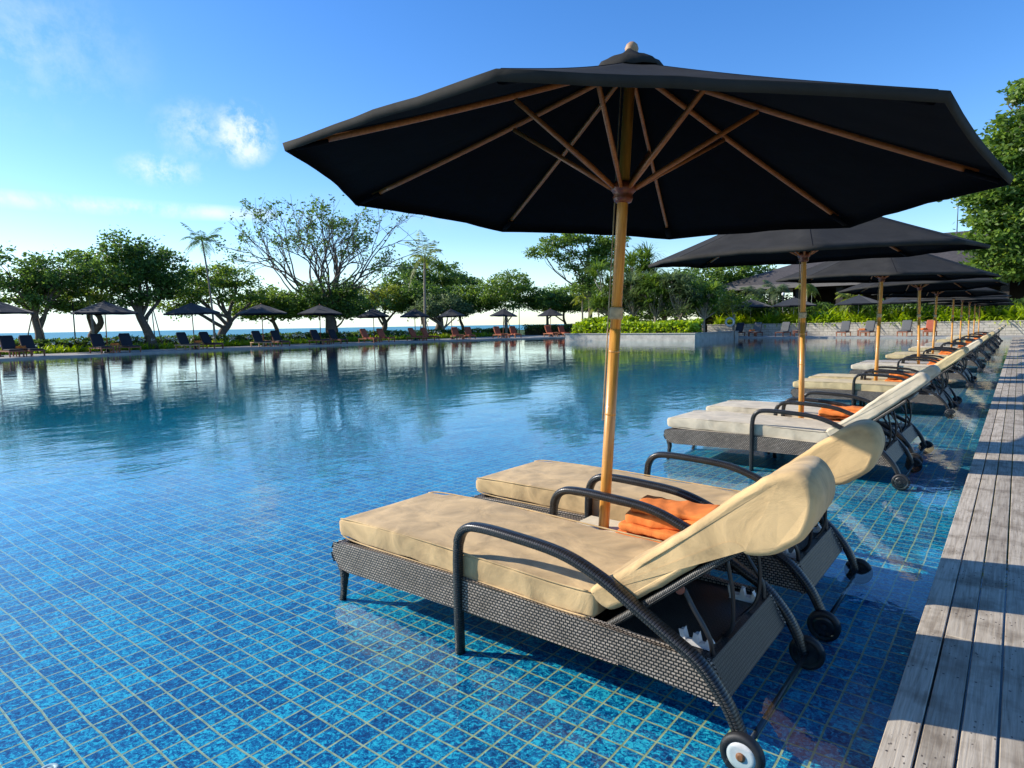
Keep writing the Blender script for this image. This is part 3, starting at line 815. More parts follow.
for i, (py, px, nx, ny, ca, cb_, dx) in enumerate(pairs):
    o = par0 if i == 0 else copy_tree(par0)
    yb = py-ny*2.09
    if i == 0: lab = 'large black parasol nearest the camera, showing its wooden ribs from below'
    else: lab = '%s black parasol from the camera in the row along the deck' % ORD[i]
    place_parasol(o, px, py, nx, ny, lab, random.uniform(-.04, .04) if i > 1 else 0)
    off = -.52 if i == 0 else -.53
    y1 = (2.35 if i == 0 else py-.52); y2 = (3.44 if i == 0 else py+.57)
    if i == 0:
        l1 = 'beige cushioned wicker lounger nearest the camera, whole side in view'; l2 = 'beige cushioned wicker lounger just behind the nearest one'
    else:
        l1 = 'wicker lounger with %s cushions, nearer one under the %s parasol' % (CN[ca], ORD[i])
        l2 = 'wicker lounger with %s cushions, farther one under the %s parasol' % (CN[cb_], ORD[i])
    lounger(ca, dx, y1, l1, True if i in (0,) else False, seed=i)
    lounger(cb_, dx+(0.0 if i == 0 else random.uniform(-.03, .03)), y2, l2, True if i in (0,) else False, seed=i+20)
    t = tab0 if i == 0 else copy_tree(tab0)
    ty = yb+(.03 if i == 0 else .0)
    t.location = (px-nx*2.09+.02, ty, FLOOR)
    tag(t, 'wicker side table with cream plate under the %s parasol' % (ORD[i] if i else 'nearest'), 'side table', 'wicker tables between the loungers')
    tx = px-nx*2.09+.02
    who = 'the nearest parasol' if i == 0 else 'the %s parasol' % ORD[i]
    folded_towel('folded_towel', tx+.35, ty-.01, .262, .46, .27, .105, R(-3), 'folded orange towel lying lower in the pile on the table under %s' % who, 'orange towels on the side tables', i)
    folded_towel('folded_towel', tx+.37, ty+.03, .364, .42, .25, .090, R(5), 'folded orange towel lying on top of the pile on the table under %s' % who, 'orange towels on the side tables', i+40)

# small white inlet cover on the pool floor
mb = MB(); ring = [(.022*math.cos(a), .022*math.sin(a), 0) for a in np.linspace(0, 2*PI, 25)[:-1]]
mb.tube(ring, .008, 8, up=(0, 0, 1), ry=.005, close=True); mb.lathe([(.004, -.004), (.016, -.003), (.015, .001), (.003, .002)], seg=16)
o = mb.build('inlet_cover', M['whiteplastic']); o.location = (-2.46, .60, FLOOR+.006)
tag(o, 'small round white inlet cover on the blue pool tiles', 'pool fitting')

#@@FAR
# ------------------------------------------------------------------ far parasols
def make_far_parasol(R_=1.6, H_=2.45, polem='teak'):
    root = empty('garden_parasol', (0, 0, 0))
    mb = MB(); mb.tube([(0, 0, 0), (0, 0, H_+.72)], .032, 8); mb.build('pole', M[polem], root)
    mb = MB(); mb.lathe([(.25, 0), (.25, .05), (.08, .07), (.05, .22)], seg=12); mb.build('base', M['blackmetal'], root)
    mb = MB(); n = 8
    for k in range(n):
        a0, a1 = 2*PI*k/n+.2, 2*PI*(k+1)/n+.2
        rings = [(.02, .66), (R_*.35, .44), (R_*.7, .20), (R_, 0.0)]
        prev = None
        for (r, z) in rings:
            am = (a0+a1)/2
            row = [(r*math.cos(a0), r*math.sin(a0), H_+z), (r*.945*math.cos(am), r*.945*math.sin(am), H_+z-.02), (r*math.cos(a1), r*math.sin(a1), H_+z)]
            if prev:
                mb.quadf([prev[0], row[0], row[1], prev[1]]); mb.quadf([prev[1], row[1], row[2], prev[2]])
            prev = row
        low = [(p[0], p[1], p[2]-.09) for p in prev]
        mb.quadf([prev[0], low[0], low[1], prev[1]]); mb.quadf([prev[1], low[1], low[2], prev[2]])
    co = mb.build('canopy', M['canopy_far'], root, fix=False)
    md = co.modifiers.new('thick', 'SOLIDIFY'); md.thickness = .01
    return root
fp_big = make_far_parasol(1.72, 2.35); fp_small = make_far_parasol(1.35, 2.15); fp_wall = make_far_parasol(1.75, 2.3, 'whiteplastic')
farL = [(-42.2, 9.7), (-42.2, 14.89), (-42.2, 20.03), (-42.2, 24.9), (-42.2, 29.65), (-42.2, 34.93), (-42.0, 39.4), (-41.2, 43.3), (-39.5, 48.66), (-37.2, 53.5)]
for i, (x, y) in enumerate(farL):
    src = fp_big if i < 5 else fp_small
    o = src if (i == 0 or i == 5) else copy_tree(src)
    o.location = (x, y, TZ); o.rotation_euler = (R(random.uniform(-2, 2)), R(random.uniform(-2, 2)), random.uniform(0, .7))
    tag(o, '%s small dark parasol from the left across the pool' % ORD[i], 'parasol', 'dark parasols on the terrace across the pool')
farR = [(-18.2, 56.3), (-14.7, 56.3), (-9.9, 56.3), (-6.9, 56.3), (-2.8, 56.3)]
for i, (x, y) in enumerate(farR):
    o = fp_wall if i == 0 else copy_tree(fp_wall); o.location = (x, y, .25); o.rotation_euler = (0, 0, random.uniform(0, .7))
    tag(o, '%s dark parasol from the left in the shrubs of the low stone wall' % ORD[i], 'parasol', 'dark parasols behind the stone wall')

# ------------------------------------------------------------------ far loungers: local +x = foot end
def make_far_lounger(wood, cush, name='terrace_lounger'):
    root = empty(name, (0, 0, 0))
    mb = MB(); mb.box(-.95, .98, -.33, -.28, .27, .34); mb.box(-.95, .98, .28, .33, .27, .34); mb.box(.93, .98, -.28, .28, .27, .34); mb.box(-.95, -.9, -.28, .28, .27, .34)
    for k in range(8): mb.box(-.25+.15*k, -.17+.15*k, -.28, .28, .31, .335)
    mb.build('frame', M[wood], root)
    for x in (-.86, .90):
        for y in (-.29, .29):
            mb = MB(); mb.box(x-.035, x+.035, y-.03, y+.03, 0, .275); mb.build('leg', M[wood], root)
    mb = MB()
    d = Vector((-.52, 0, .78)).normalized(); nrm = Vector((.78, 0, .52)).normalized()*.02
    a = Vector((-.30, 0, .33)); b = a+d*.85
    for y0, y1 in ((-.31, -.27), (.27, .31)):
        p = []
        for q in (a, b):
            for s in (-1, 1): p.append(q+nrm*s)
        mb.hexa([(p[0].x, y0, p[0].z), (p[1].x, y0, p[1].z), (p[1].x, y1, p[1].z), (p[0].x, y1, p[0].z), (p[2].x, y0, p[2].z), (p[3].x, y0, p[3].z), (p[3].x, y1, p[3].z), (p[2].x, y1, p[2].z)])
    for k in range(6):
        q0 = a+d*(.1+.14*k); q1 = q0+d*.07
        mb.hexa([(q0.x-.01, -.27, q0.z), (q0.x+.01, -.27, q0.z), (q0.x+.01, .27, q0.z), (q0.x-.01, .27, q0.z), (q1.x-.01, -.27, q1.z), (q1.x+.01, -.27, q1.z), (q1.x+.01, .27, q1.z), (q1.x-.01, .27, q1.z)])
    mb.build('backrest', M[wood], root)
    mb = MB(); soft_slab(mb, [(-.28, 0, .375), (.3, 0, .375), (.95, 0, .375)], .075, .60, .3, 16, .03, 1, .003, n=3); mb.build('seat_cushion', M[cush], root)
    mb = MB(); o_ = Vector((.05, 0, .03)); soft_slab(mb, [tuple(a+o_), tuple((a+b)/2+o_), tuple(b+d*.05+o_)], .08, .60, .3, 16, .03, 2, .003, n=3); mb.build('back_cushion', M[cush], root)
    return root
FL = {'dark': make_far_lounger('darkteak', 'navycloth'), 'tan': make_far_lounger('lightteak', 'navycloth'), 'red': make_far_lounger('teak', 'redcloth'), 'grey': make_far_lounger('darkteak', 'greycloth'), 'redgrey': make_far_lounger('teak', 'greycloth')}
used = set()
def far_lounger(kind, x, y, rz, label, group):
    o = FL[kind] if kind not in used else copy_tree(FL[kind]); used.add(kind)
    o.location = (x, y, TZ); o.rotation_euler = (0, 0, rz)
    tag(o, label, 'sun lounger', group)
lkinds = ['dark', 'dark', 'dark', 'dark', 'tan', 'dark', 'tan', 'dark', 'dark', 'dark', 'red', 'red', 'red', 'red', 'red', 'red', 'red', 'red', 'red', 'red']
lpos = [(-41.6, 10.06), (-41.6, 10.93), (-41.6, 14.26), (-41.6, 15.74), (-41.6, 19.12), (-41.6, 20.6), (-41.6, 24.17), (-41.6, 25.6), (-41.6, 28.9), (-41.6, 30.5), (-41.6, 33.61), (-41.6, 35.3), (-41.3, 38.6), (-41.1, 39.9), (-40.4, 42.7), (-40.0, 44.0), (-39.0, 47.14), (-38.3, 48.6), (-36.6, 52.2), (-35.9, 53.4)]
kn = {'dark': 'dark wooden lounger with navy cushions', 'tan': 'pale teak lounger with navy cushions', 'red': 'teak lounger with terracotta cushions', 'grey': 'dark lounger with grey cushions', 'redgrey': 'teak lounger with grey cushions'}
for i, (x, y) in enumerate(lpos):
    side = 'nearer' if i % 2 == 0 else 'farther'
    far_lounger(lkinds[i], x+.3, y, R(random.uniform(-6, 6)-(0 if y < 41 else 30)), '%s, %s one beside the %s parasol across the pool' % (kn[lkinds[i]], side, ORD[i//2]), 'loungers on the terrace across the pool')
rpos = [(-18.1, 'dark'), (-16.6, 'grey'), (-14.5, 'grey'), (-13.2, 'dark'), (-10.2, 'redgrey'), (-8.6, 'redgrey'), (-6.3, 'redgrey'), (-4.8, 'red')]
for i, (x, k) in enumerate(rpos):
    far_lounger(k, x, 52.7, R(-90+random.uniform(-6, 6)), '%s, %s from the left before the low stone wall' % (kn[k], ORD[i]), 'loungers before the stone wall')
# small tables between far loungers
def make_far_table():
    root = empty('terrace_table', (0, 0, 0))
    mb = MB(); mb.box(-.28, .28, -.2, .2, .40, .44); mb.build('table_top', M['teak'], root)
    for x in (-.24, .24):
        for y in (-.16, .16):
            mb = MB(); mb.box(x-.025, x+.025, y-.025, y+.025, 0, .40); mb.build('leg', M['teak'], root)
    return root
ft = make_far_table(); first = True
tl = [((lpos[2*i][0]+lpos[2*i+1][0])/2-.1, (lpos[2*i][1]+lpos[2*i+1][1])/2) for i in range(10)]
for i, (x, y) in enumerate(tl+[(-17.35, 53.0), (-13.9, 53.0), (-9.4, 53.0), (-5.55, 53.0)]):
    o = ft if first else copy_tree(ft); first = False
    o.location = (x+.35, y, TZ)
    lab = 'small teak table beside the %s parasol across the pool' % ORD[i] if i < 10 else 'small teak table, %s from the left before the stone wall' % ORD[i-10]
    tag(o, lab, 'side table', 'small tables between terrace loungers')
    if i in (0, 1, 2, 10, 12, 13):
        folded_towel('folded_towel', x+.35, y, TZ+.442, .42, .28, .12, random.uniform(0, 1), 'orange towel on the small table '+('beside the %s parasol across the pool' % ORD[i] if i < 10 else '%s from the left before the stone wall' % ORD[i-10]), 'towels on the terrace tables', i)

# ------------------------------------------------------------------ walls, planter, pavilion
def stonewall_mat():
    m, nt, out = mat('pale_stone_blocks'); v = coords(nt)
    sp = N(nt, 'ShaderNodeSeparateXYZ'); L(nt, v, sp.inputs[0]); cb = N(nt, 'ShaderNodeCombineXYZ'); L(nt, math_(nt, 'ADD', sp.outputs[0], sp.outputs[1]), cb.inputs[0]); L(nt, sp.outputs[2], cb.inputs[1])
    br = N(nt, 'ShaderNodeTexBrick', i_Scale=1.0, i_Mortar_Size=.01, i_Brick_Width=.6, i_Row_Height=.2)
    br.inputs['Color1'].default_value = (.58, .53, .44, 1); br.inputs['Color2'].default_value = (.46, .42, .35, 1); br.inputs['Mortar'].default_value = (.15, .14, .12, 1)
    L(nt, cb.outputs[0], br.inputs[0])
    n1 = noise(nt, v, 6, 5); c = mixc(nt, 1.0, br.outputs[0], ramp(nt, n1, [(.3, (.7, .7, .68)), (.7, (1.05, 1.05, 1.05))]), 'MULTIPLY')
    bsdf(nt, out, c, .85, 0, .3, bump(nt, n1, .4, .01)); return m
M['stonewall'] = stonewall_mat()
mb = MB(); mb.box(-21.5, 9, 55.0, 55.45, TZ-.02, 1.02); mb.box(-21.54, 9.04, 54.96, 55.49, 1.02, 1.08)
tag(mb.build('stone_wall', M['stonewall']), 'low pale stone wall behind the loungers at the far end', 'wall')
mb = MB(); mb.box(-21.4, 8.9, 55.49, 58.5, .03, .9); tag(mb.build('planting_bed', M['soil']), kind='structure')
mb = MB(); mb.box(-34.2, -29.6, 55.8, 56.1, TZ-.02, 1.3); tag(mb.build('garden_wall', M['stonewall']), 'short pale stone wall behind the last terracotta loungers', 'wall')
# island planter
pr = empty('planter', (-22.6, 46, 0)); tag(pr, 'long raised stone planter standing in the pool', 'planter')
mb = MB(); mb.box(-5.6, 5.1, -3.5, -3.1, -1.5, .50); mb.box(4.7, 5.1, -3.1, 5.2, -1.5, .50); mb.box(-5.6, -5.2, -3.1, 5.2, -1.5, .50); mb.build('planter_wall', M['stone'], pr, bevel=.015)
mb = MB(); mb.box(-5.66, 5.16, -3.56, -3.04, .502, .57); mb.box(4.64, 5.16, -3.038, 5.2, .502, .57); mb.box(-5.66, -5.14, -3.038, 5.2, .502, .57); mb.build('coping', M['palepave'], pr, bevel=.01)
mb = MB(); mb.box(-5.19, 4.69, -3.09, 5.19, -1.5, .44); mb.build('soil', M['soil'], pr)
# pavilion with a large dark roof
pv = empty('pavilion', (-6, 72, .05)); tag(pv, 'large open pavilion with dark hipped roof and dark columns', 'pavilion')
mb = MB()
X0, X1, Y0, Y1, ZE = -19, 22, -8, 10, 4.6
mb.quadf([(X0, Y0, ZE), (X1, Y0, ZE), (X1-9, 1, 9.2), (X0+14, 1, 9.2)])
mb.quadf([(X1, Y1, ZE), (X0, Y1, ZE), (X0+14, 1, 9.2), (X1-9, 1, 9.2)])
mb.quadf([(X0, Y1, ZE), (X0, Y0, ZE), (X0+14, 1, 9.2)]); mb.quadf([(X1, Y0, ZE), (X1, Y1, ZE), (X1-9, 1, 9.2)])
mb.quadf([(X0, Y0, ZE), (X0, Y1, ZE), (X1, Y1, ZE), (X1, Y0, ZE)])
ro = mb.build('roof', M['darkroof'], pv)
mb = MB(); mb.box(X0-.05, X1+.05, Y0-.12, Y0-.01, ZE-.28, ZE+.12); mb.box(X0-.12, X0-.01, Y0-.01, Y1, ZE-.28, ZE+.12); mb.build('fascia', M['stone'], pv)
M['fascia'] = m_plain('weathered_fascia', (.17, .155, .14), .8)
bpy.context.scene.objects['fascia'].data.materials[0] = M['fascia']
for cx_ in (-17.5, -15.3, -13, -10.5, -7, -3, 1, 5, 9, 13):
    mb = MB(); mb.box(cx_-.28, cx_+.28, -7.2, -6.7, 0, ZE-.01); mb.build('column', M['darkwall'], pv)
mb = MB(); mb.box(-12, 20, 4, 4.4, 0, ZE-.02); mb.box(-12.4, -12.01, -2, 4, 0, ZE-.02); mb.build('back_wall', M['darkwall'], pv)
mb = MB(); mb.box(X0+.5, X1-.5, Y0+.5, Y1-.5, -.04, .25); mb.build('platform', M['stone'], pv)
mb = MB(); mb.tube([(0, 0, 0), (0, 0, 3.0), (0, 0, 4.2)], [.05, .03, .015], 6); mb.tube([(-.3, 0, 2.2), (.3, 0, 2.2)], .02, 5, up=(0, 1, 0)); mb.tube([(-.2, 0, 2.8), (.2, 0, 2.8)], .02, 5, up=(0, 1, 0))
o = mb.build('antenna_mast', M['metal']); o.location = (-4.9, 73, 9.22); tag(o, 'thin antenna mast on the dark pavilion roof', 'antenna')
# life ring on a post at the planter's end
lr = empty('life_ring_stand', (-17.45, 49.2, TZ-.1)); tag(lr, 'white life ring hanging on a pale post beside the planter', 'life ring')
mb = MB(); mb.tube([(.35, 0, 0), (.35, 0, 1.9)], .04, 8); mb.tube([(.35, .02, 1.3), (0, .02, 1.28)], .02, 6, up=(0, 1, 0)); mb.build('post', M['palebark'], lr)
mb = MB(); mb.tube([(.30*math.cos(a), -.08, 1.28+.30*math.sin(a)) for a in np.linspace(0, 2*PI, 25)[:-1]], .075, 8, up=(0, 1, 0), close=True); mb.build('ring', M['whiteplastic'], lr)

#@@PLANTS
def bed(name, x0, x1, y0, y1, z, n, L_, w, m, label=None, cat=None, kind=None, n_leaf=14):
    q = []
    for k in range(n):
        q += strap_clump((random.uniform(x0, x1), random.uniform(y0, y1), z), n_leaf, L_*random.uniform(.7, 1.2), w)
    o = mesh_from_quads(name, np.array(q), M[m]); tag(o, label, cat, None, kind); return o
def hedge(name, x0, x1, y0, y1, z0, z1, n, leaf, m, label, loc=None):
    P = np.stack([rng.uniform(x0, x1, n), rng.uniform(y0, y1, n), rng.uniform(z0, 1, n)], 1)
    top = np.array([z1*(.88+.18*mnoise.noise(Vector((p[0]*.7, p[1]*.7, 0)))+.06*mnoise.noise(Vector((p[0]*3, p[1]*3, 2)))) for p in P])
    P[:, 2] = z0+(top-z0)*rng.uniform(0, 1, n)**.45
    o = mesh_from_quads(name, leaves(P, leaf, .6), M[m])
    core = MB(); core.box(x0+.25, x1-.25, y0+.25, y1-.25, z0, z0+(z1-z0)*.62)
    c = core.build('branches', M['soil'], o)
    tag(o, label, 'hedge'); return o
# left side: clipped hedge and lily bed behind the terrace
hedge('hedge', -48.6, -46.9, -20, 61, .05, 1.02, 46000, .17, 'leafdark', 'long low dark green hedge along the sea side')
bed('lily_bed', -46.6, -45.0, -6, 56, TZ, 800, .75, .075, 'leafbright', kind='stuff')
q = []
for k in range(120):
    c = np.array([random.uniform(-46.5, -45.0), random.uniform(2, 52), .62+random.uniform(0, .2)])
    P = c+rng.normal(size=(7, 3))*.05; q.append(leaves(P, .16, .4))
o = mesh_from_quads('lily_flowers', np.concatenate(q), M['petal']); tag(o, kind='stuff')
hedge('hedge', -47, -36.4, 61.5, 63.5, .05, 1.4, 9000, .18, 'leafdark', 'dark green hedge behind the last parasols')
hedge('hedge', -36.2, -24, 58.8, 60.6, .05, 1.7, 14000, .18, 'leafmid', 'green hedge behind the island planter')
# planter shrubs: bright yellow-green
hedge('shrub_border', -27.9, -18.1, 43.1, 45.2, .44, 1.45, 13000, .26, 'leafbright', 'bright yellow green shrubs along the planter edge')
o = bpy.context.scene.objects['shrub_border']; o['category'] = 'shrubs'
hedge('clipped_shrub', -27.6, -23.6, 44.0, 46.2, .44, 1.95, 9000, .2, 'leafbright', 'tall yellow green shrub at the left end of the planter')
o = bpy.context.scene.objects['clipped_shrub']; o['category'] = 'shrub'
bed('planter_groundcover', -27.9, -18.1, 42.95, 43.6, .46, 160, .42, .07, 'leafbright', kind='stuff')
# shrubs behind the stone wall
bed('wall_lilies', -21, 8.6, 55.7, 58.3, .9, 620, 1.75, .15, 'leafbright', kind='stuff', n_leaf=16)
hedge('hedge', -24, 12, 59.5, 61.5, .05, 3.0, 30000, .22, 'leafdark', 'tall dark hedge in front of the pavilion')

# ------------------------------------------------------------------ trees
tree('broadleaf_tree', 'round-headed tree at the far left with a thick short trunk', 'tree', (-48, 13.07, .05), [(0, 0, 0), (.15, .1, 1.1), (-.1, 0, 2.1), (.1, 0, 3.0)], .30,
     [(-.9, .2, 4.3, 1.3, 1.3, 1.3), (.9, .9, 4.7, 1.4, 1.4, 1.5), (0, -.9, 3.5, 1.4, 1.3, 1.0), (.3, -1.2, 4.7, 1.3, 1.3, 1.3), (.1, .9, 3.3, 1.2, 1.6, .9), (.6, 1.8, 5.0, .9, 1.0, .9)], 'leafdark', .24, 170, 42, .26)
tree('broadleaf_tree', 'spreading tree with crooked low limbs behind the second far parasol', 'tree', (-50, 17.0, .05), [(0, 0, 0), (-.2, -.2, 1.0), (.2, .3, 1.9), (0, 0, 3)], .30,
     [(-.3, -1.6, 4.1, 1.4, 1.4, 1.1), (.2, .2, 5.4, 1.4, 1.4, 1.2), (.4, 1.3, 4.6, 1.3, 1.3, 1.3), (0, -2.6, 3.0, 1.1, 1.2, .7), (0, -.4, 3.3, 1.4, 1.6, .8), (0, -.7, 6.0, .7, .7, .5)], 'leafmid', .24, 150, 40, .27)
palm('palm', 'yellow green young palm in front of the spreading tree', (-47.2, 15.9, .05), 3.6, (.1, -.1), 9, 1.9, .1, 'leafyellow', ll=.75, rise=(.3, 1.6))
tree('broadleaf_tree', 'tallest dense dark tree of the left group', 'tree', (-46.5, 18.7, .05), [(.2, .5, 0), (.05, .2, 1.3), (-.1, -.2, 2.4), (0, -.3, 3.4)], .34,
     [(0, -.6, 6.6, 1.2, 1.3, 1.1), (0, .9, 6.0, 1.2, 1.3, 1.2), (.3, -1.5, 4.8, 1.3, 1.4, 1.3), (.3, 1.9, 4.8, 1.2, 1.3, 1.3), (.2, .2, 4.0, 1.4, 1.9, 1.2), (-.2, .2, 5.3, 1.4, 1.6, 1.2), (0, -1.3, 3.3, 1.0, 1.2, .6)], 'leafdark', .25, 240, 40, .26)
tree('broadleaf_tree', 'low wide tree with gnarled trunk left of the bare tree', 'tree', (-50, 26.4, .05), [(0, 0, 0), (.2, -.6, .9), (0, .2, 1.8), (.2, 0, 2.6)], .38,
     [(0, -3.0, 4.4, 1.6, 1.6, 1.1), (0, -1.2, 5.2, 1.5, 1.7, 1.0), (0, .9, 5.2, 1.6, 1.7, 1.0), (0, 2.5, 4.0, 1.4, 1.6, .8), (0, -4.2, 3.4, 1.3, 1.3, .8), (.1, -.8, 3.8, 1.5, 2.2, .7), (-.4, -2.9, 2.9, 1.2, 1.4, .6)], 'leafmid', .25, 200, 40, .28)
palm('palm', 'slender tall palm with a thin curved trunk', (-46, 23.3, .05), 7.5, (0, -.5), 18, 1.75, .085, 'leafdark', ll=.5, rise=(.2, 1.7))
SEEDB = 8
# the large half-bare tree
def bare_tree():
    random.seed(SEEDB)
    t = empty('bare_tree', (-47.5, 34.5, .05)); tag(t, 'large half-bare tree with a wide fan of thin branches', 'tree')
    mb = MB(); tips = []
    tr = smooth_path([(0, 0, -.3), (0, 0, 1.0), (.1, -.1, 2.4), (0, 0, 3.6)], 4)
    mb.tube(tr, [.55-.02*i for i in range(len(tr))], 10, cap=False)
    def grow(p, d, l, r, lev):
        q = Vector(p); n = 4; pts = [q.copy()]; dd = Vector(d)
        for i in range(n):
            dd = (dd+Vector((random.gauss(0, .13), random.gauss(0, .13), random.gauss(.015, .08)))).normalized(); q = q+dd*l/n; pts.append(q.copy())
        mb.tube(pts, [r*(1-.4*i/n) for i in range(n+1)], 5 if lev > 1 else 7, up=(.3, .9, .2), cap=False)
        if lev >= 5: tips.append(q); return
        if lev >= 3 and random.random() < .35: tips.append(q)
        for k in range(2 if random.random() < .65 else 3):
            nd = (dd+Vector((random.gauss(0, .38), random.gauss(0, .42), random.gauss(.0, .28)))).normalized()
            grow(pts[random.choice((3, 4, 4))], nd, l*random.uniform(.62, .84), r*.58, lev+1)
    for k in range(19):
        az = 2*PI*k/19+random.uniform(-.2, .2); el = random.choice((.22, .42, .65, .95, 1.25))+random.uniform(-.08, .08)
        d = Vector((math.cos(az)*math.cos(el), math.sin(az)*math.cos(el), math.sin(el))).normalized()
        grow((0, 0, random.uniform(2.4, 3.7)), d, random.uniform(2.9, 3.4)*(1.25 if el < .7 else .95), .13, 1)
    mb.build('trunk', M['bark'], t, fix=False)
    random.shuffle(tips); P = []
    for q in tips[:len(tips)*2//3]:
        if random.random() < .30:
            m = rng.integers(18, 50); P.append(np.array(q)+rng.normal(size=(m, 3))*random.uniform(.14, .28))
        else: P.append(np.array(q)+rng.normal(size=(4, 3))*.25)
    P.append(crown_points([(0, 0, 3.3, 1.6, 1.7, 1.3), (.3, -.3, 4.6, 2.0, 2.6, .9), (.3, .8, 2.6, 1.0, 1.0, .8), (0, -1.8, 3.8, 1.4, 1.4, .8), (0, 2.0, 3.9, 1.4, 1.5, .8)], 190, 36, .3))
    mesh_from_quads('crown', leaves(np.concatenate(P), .24, .55), M['leafdark'], t)
bare_tree()
tree('broadleaf_tree', 'broad dark flat-topped tree behind the coconut palm', 'tree', (-56, 55.8, .05), [(0, 0, 0), (.3, .5, 1.6), (0, 0, 3.2)], .5,
     [(0, -5, 6.0, 2.2, 2.2, 1.8), (0, -1.5, 7.4, 2.4, 2.4, 1.7), (0, 2.5, 7.2, 2.4, 2.4, 1.4), (0, 5.2, 6.0, 2.0, 2.2, 1.3), (0, 0, 5.0, 2.4, 4.5, 1.4), (0, -7, 4.2, 1.5, 1.8, 1.2)], 'leafdark', .36, 260, 40, .42)
tree('broadleaf_tree', 'olive green tree behind the bare tree on its right', 'tree', (-54, 45.5, .05), [(0, 0, 0), (.3, .5, 1.6), (0, 0, 2.8)], .35,
     [(0, -1.8, 3.8, 1.6, 1.8, 1.2), (0, 1.0, 4.2, 1.6, 1.8, 1.3), (0, 3.2, 3.6, 1.5, 1.8, 1.1)], 'leafyellow', .28, 120, 36, .35)
for (tx_, ty_, h_, w_, lm, lab) in (
    (-51.5, 31.5, 4.4, 2.6, 'leafmid', 'low bushy tree between the gnarled tree and the bare tree'),
    (-52.5, 38.5, 4.6, 2.9, 'leafdark', 'dark bushy tree behind the bare tree trunk'),
    (-51.0, 49.0, 5.6, 3.2, 'leafdark', 'dark crown behind the frangipani on its left'),
    (-50.0, 54.0, 5.4, 3.2, 'leafmid', 'mid green crown behind the frangipani on its right'),
    (-44.5, 67.0, 5.6, 3.4, 'leafmid', 'loose green crown behind the small dark tree'),
    (-39.0, 68.0, 5.2, 3.4, 'leafdark', 'dark crown behind the golden palm')):
    tree('broadleaf_tree', lab, 'tree', (tx_, ty_, .05), [(0, 0, 0), (.2, .1, 1.0), (-.1, 0, 2.0), (0, 0, h_*.6)], .22,
         [(-w_*.75, 0, h_*.66, w_*.5, w_*.5, h_*.20), (0, 0, h_*.84, w_*.6, w_*.6, h_*.20), (w_*.75, 0, h_*.68, w_*.5, w_*.5, h_*.2), (0, 0, h_*.60, w_*.8, w_*.6, h_*.14)], lm, .30, 210, 36, .32, rz=R(38.3+random.uniform(-8, 8)))
palm('palm', 'coconut palm with drooping fronds in the middle distance', (-45.5, 44.0, .05), 7.9, (0, .2), 17, 2.4, .14, 'leafyellow', ll=.85, rise=(-.1, 1.9), lw=.09)
tree('frangipani_tree', 'pale green dome-shaped frangipani with grey forked limbs', 'tree', (-47.5, 48.3, .05), [(0, 0, 0), (.1, .2, .8), (0, 0, 1.5)], .22,
     [(0, -1.8, 3.0, 1.4, 1.5, .9), (0, 0, 3.5, 1.6, 1.6, .9), (0, 1.9, 3.1, 1.4, 1.5, .9), (0, 3.1, 2.7, 1.0, 1.0, .7), (0, -3.0, 2.6, 1.0, 1.0, .7)], 'leafgrey', .26, 170, 38, .28, 'palebark')
tree('broadleaf_tree', 'round mid-green tree on a pale pair of trunks', 'tree', (-46, 57.2, .05), [(0, 0, 0), (0, .1, 1.5), (0, 0, 3.0)], .20,
     [(0, -2.0, 4.6, 1.7, 1.8, 1.6), (0, 1.2, 5.6, 1.9, 2.0, 1.6), (0, 0, 3.7, 1.9, 2.6, 1.2), (0, 3.0, 4.6, 1.4, 1.6, 1.4)], 'leafmid', .30, 190, 38, .34, 'palebark')
tree('broadleaf_tree', 'small dark tree right of the round tree', 'tree', (-44, 62.5, .05), [(0, 0, 0), (0, .1, 1.5), (0, 0, 3.0)], .22,
     [(0, -1.0, 3.9, 1.6, 1.8, 1.3), (0, 1.6, 4.4, 1.6, 1.6, 1.1), (0, 3.6, 3.4, 1.4, 1.4, .9)], 'leafdark', .32, 110, 36, .36)
palm('palm', 'short golden palm left of the island planter', (-37.5, 60.0, .05), 3.9, (0, 0), 12, 1.7, .12, 'leafyellow', ll=.7, rise=(.2, 1.6), lw=.09)
palm('palm', 'short green palm behind the planter at its left', (-34.0, 57.5, .05), 3.2, (0, 0), 11, 1.5, .1, 'leafyellow', ll=.65, rise=(.2, 1.6), lw=.09)
tree('tall_tree', 'tall open tree with layered branches above the planter', 'tree', (-36.0, 59.0, .05), [(0, 0, 0), (.1, 0, 3), (-.1, .1, 6), (0, 0, 9.5)], .26,
     [(-4.9, 0, 8.7, 1.3, 1.2, .5), (-3.4, 0, 9.7, 1.5, 1.2, .6), (-2.2, 0, 8.3, 1.2, 1.2, .5), (-1.2, .4, 10.3, 1.4, 1.2, .8), (-1.9, 0, 7.2, .8, 1.0, .4), (1.4, 0, 9.2, 1.3, 1.2, .9), (2.6, 0, 9.8, 1.3, 1.2, .8), (.5, .2, 7.9, 1.2, 1.2, .9), (0, .4, 6.2, 1.1, 1.2, .8), (2.2, 0, 7.6, 1.2, 1.2, 1.0), (-.3, 0, 5.0, 1.3, 1.0, .8)], 'leafmid', .32, 260, 34, .3, 'bark', rz=R(38.3))
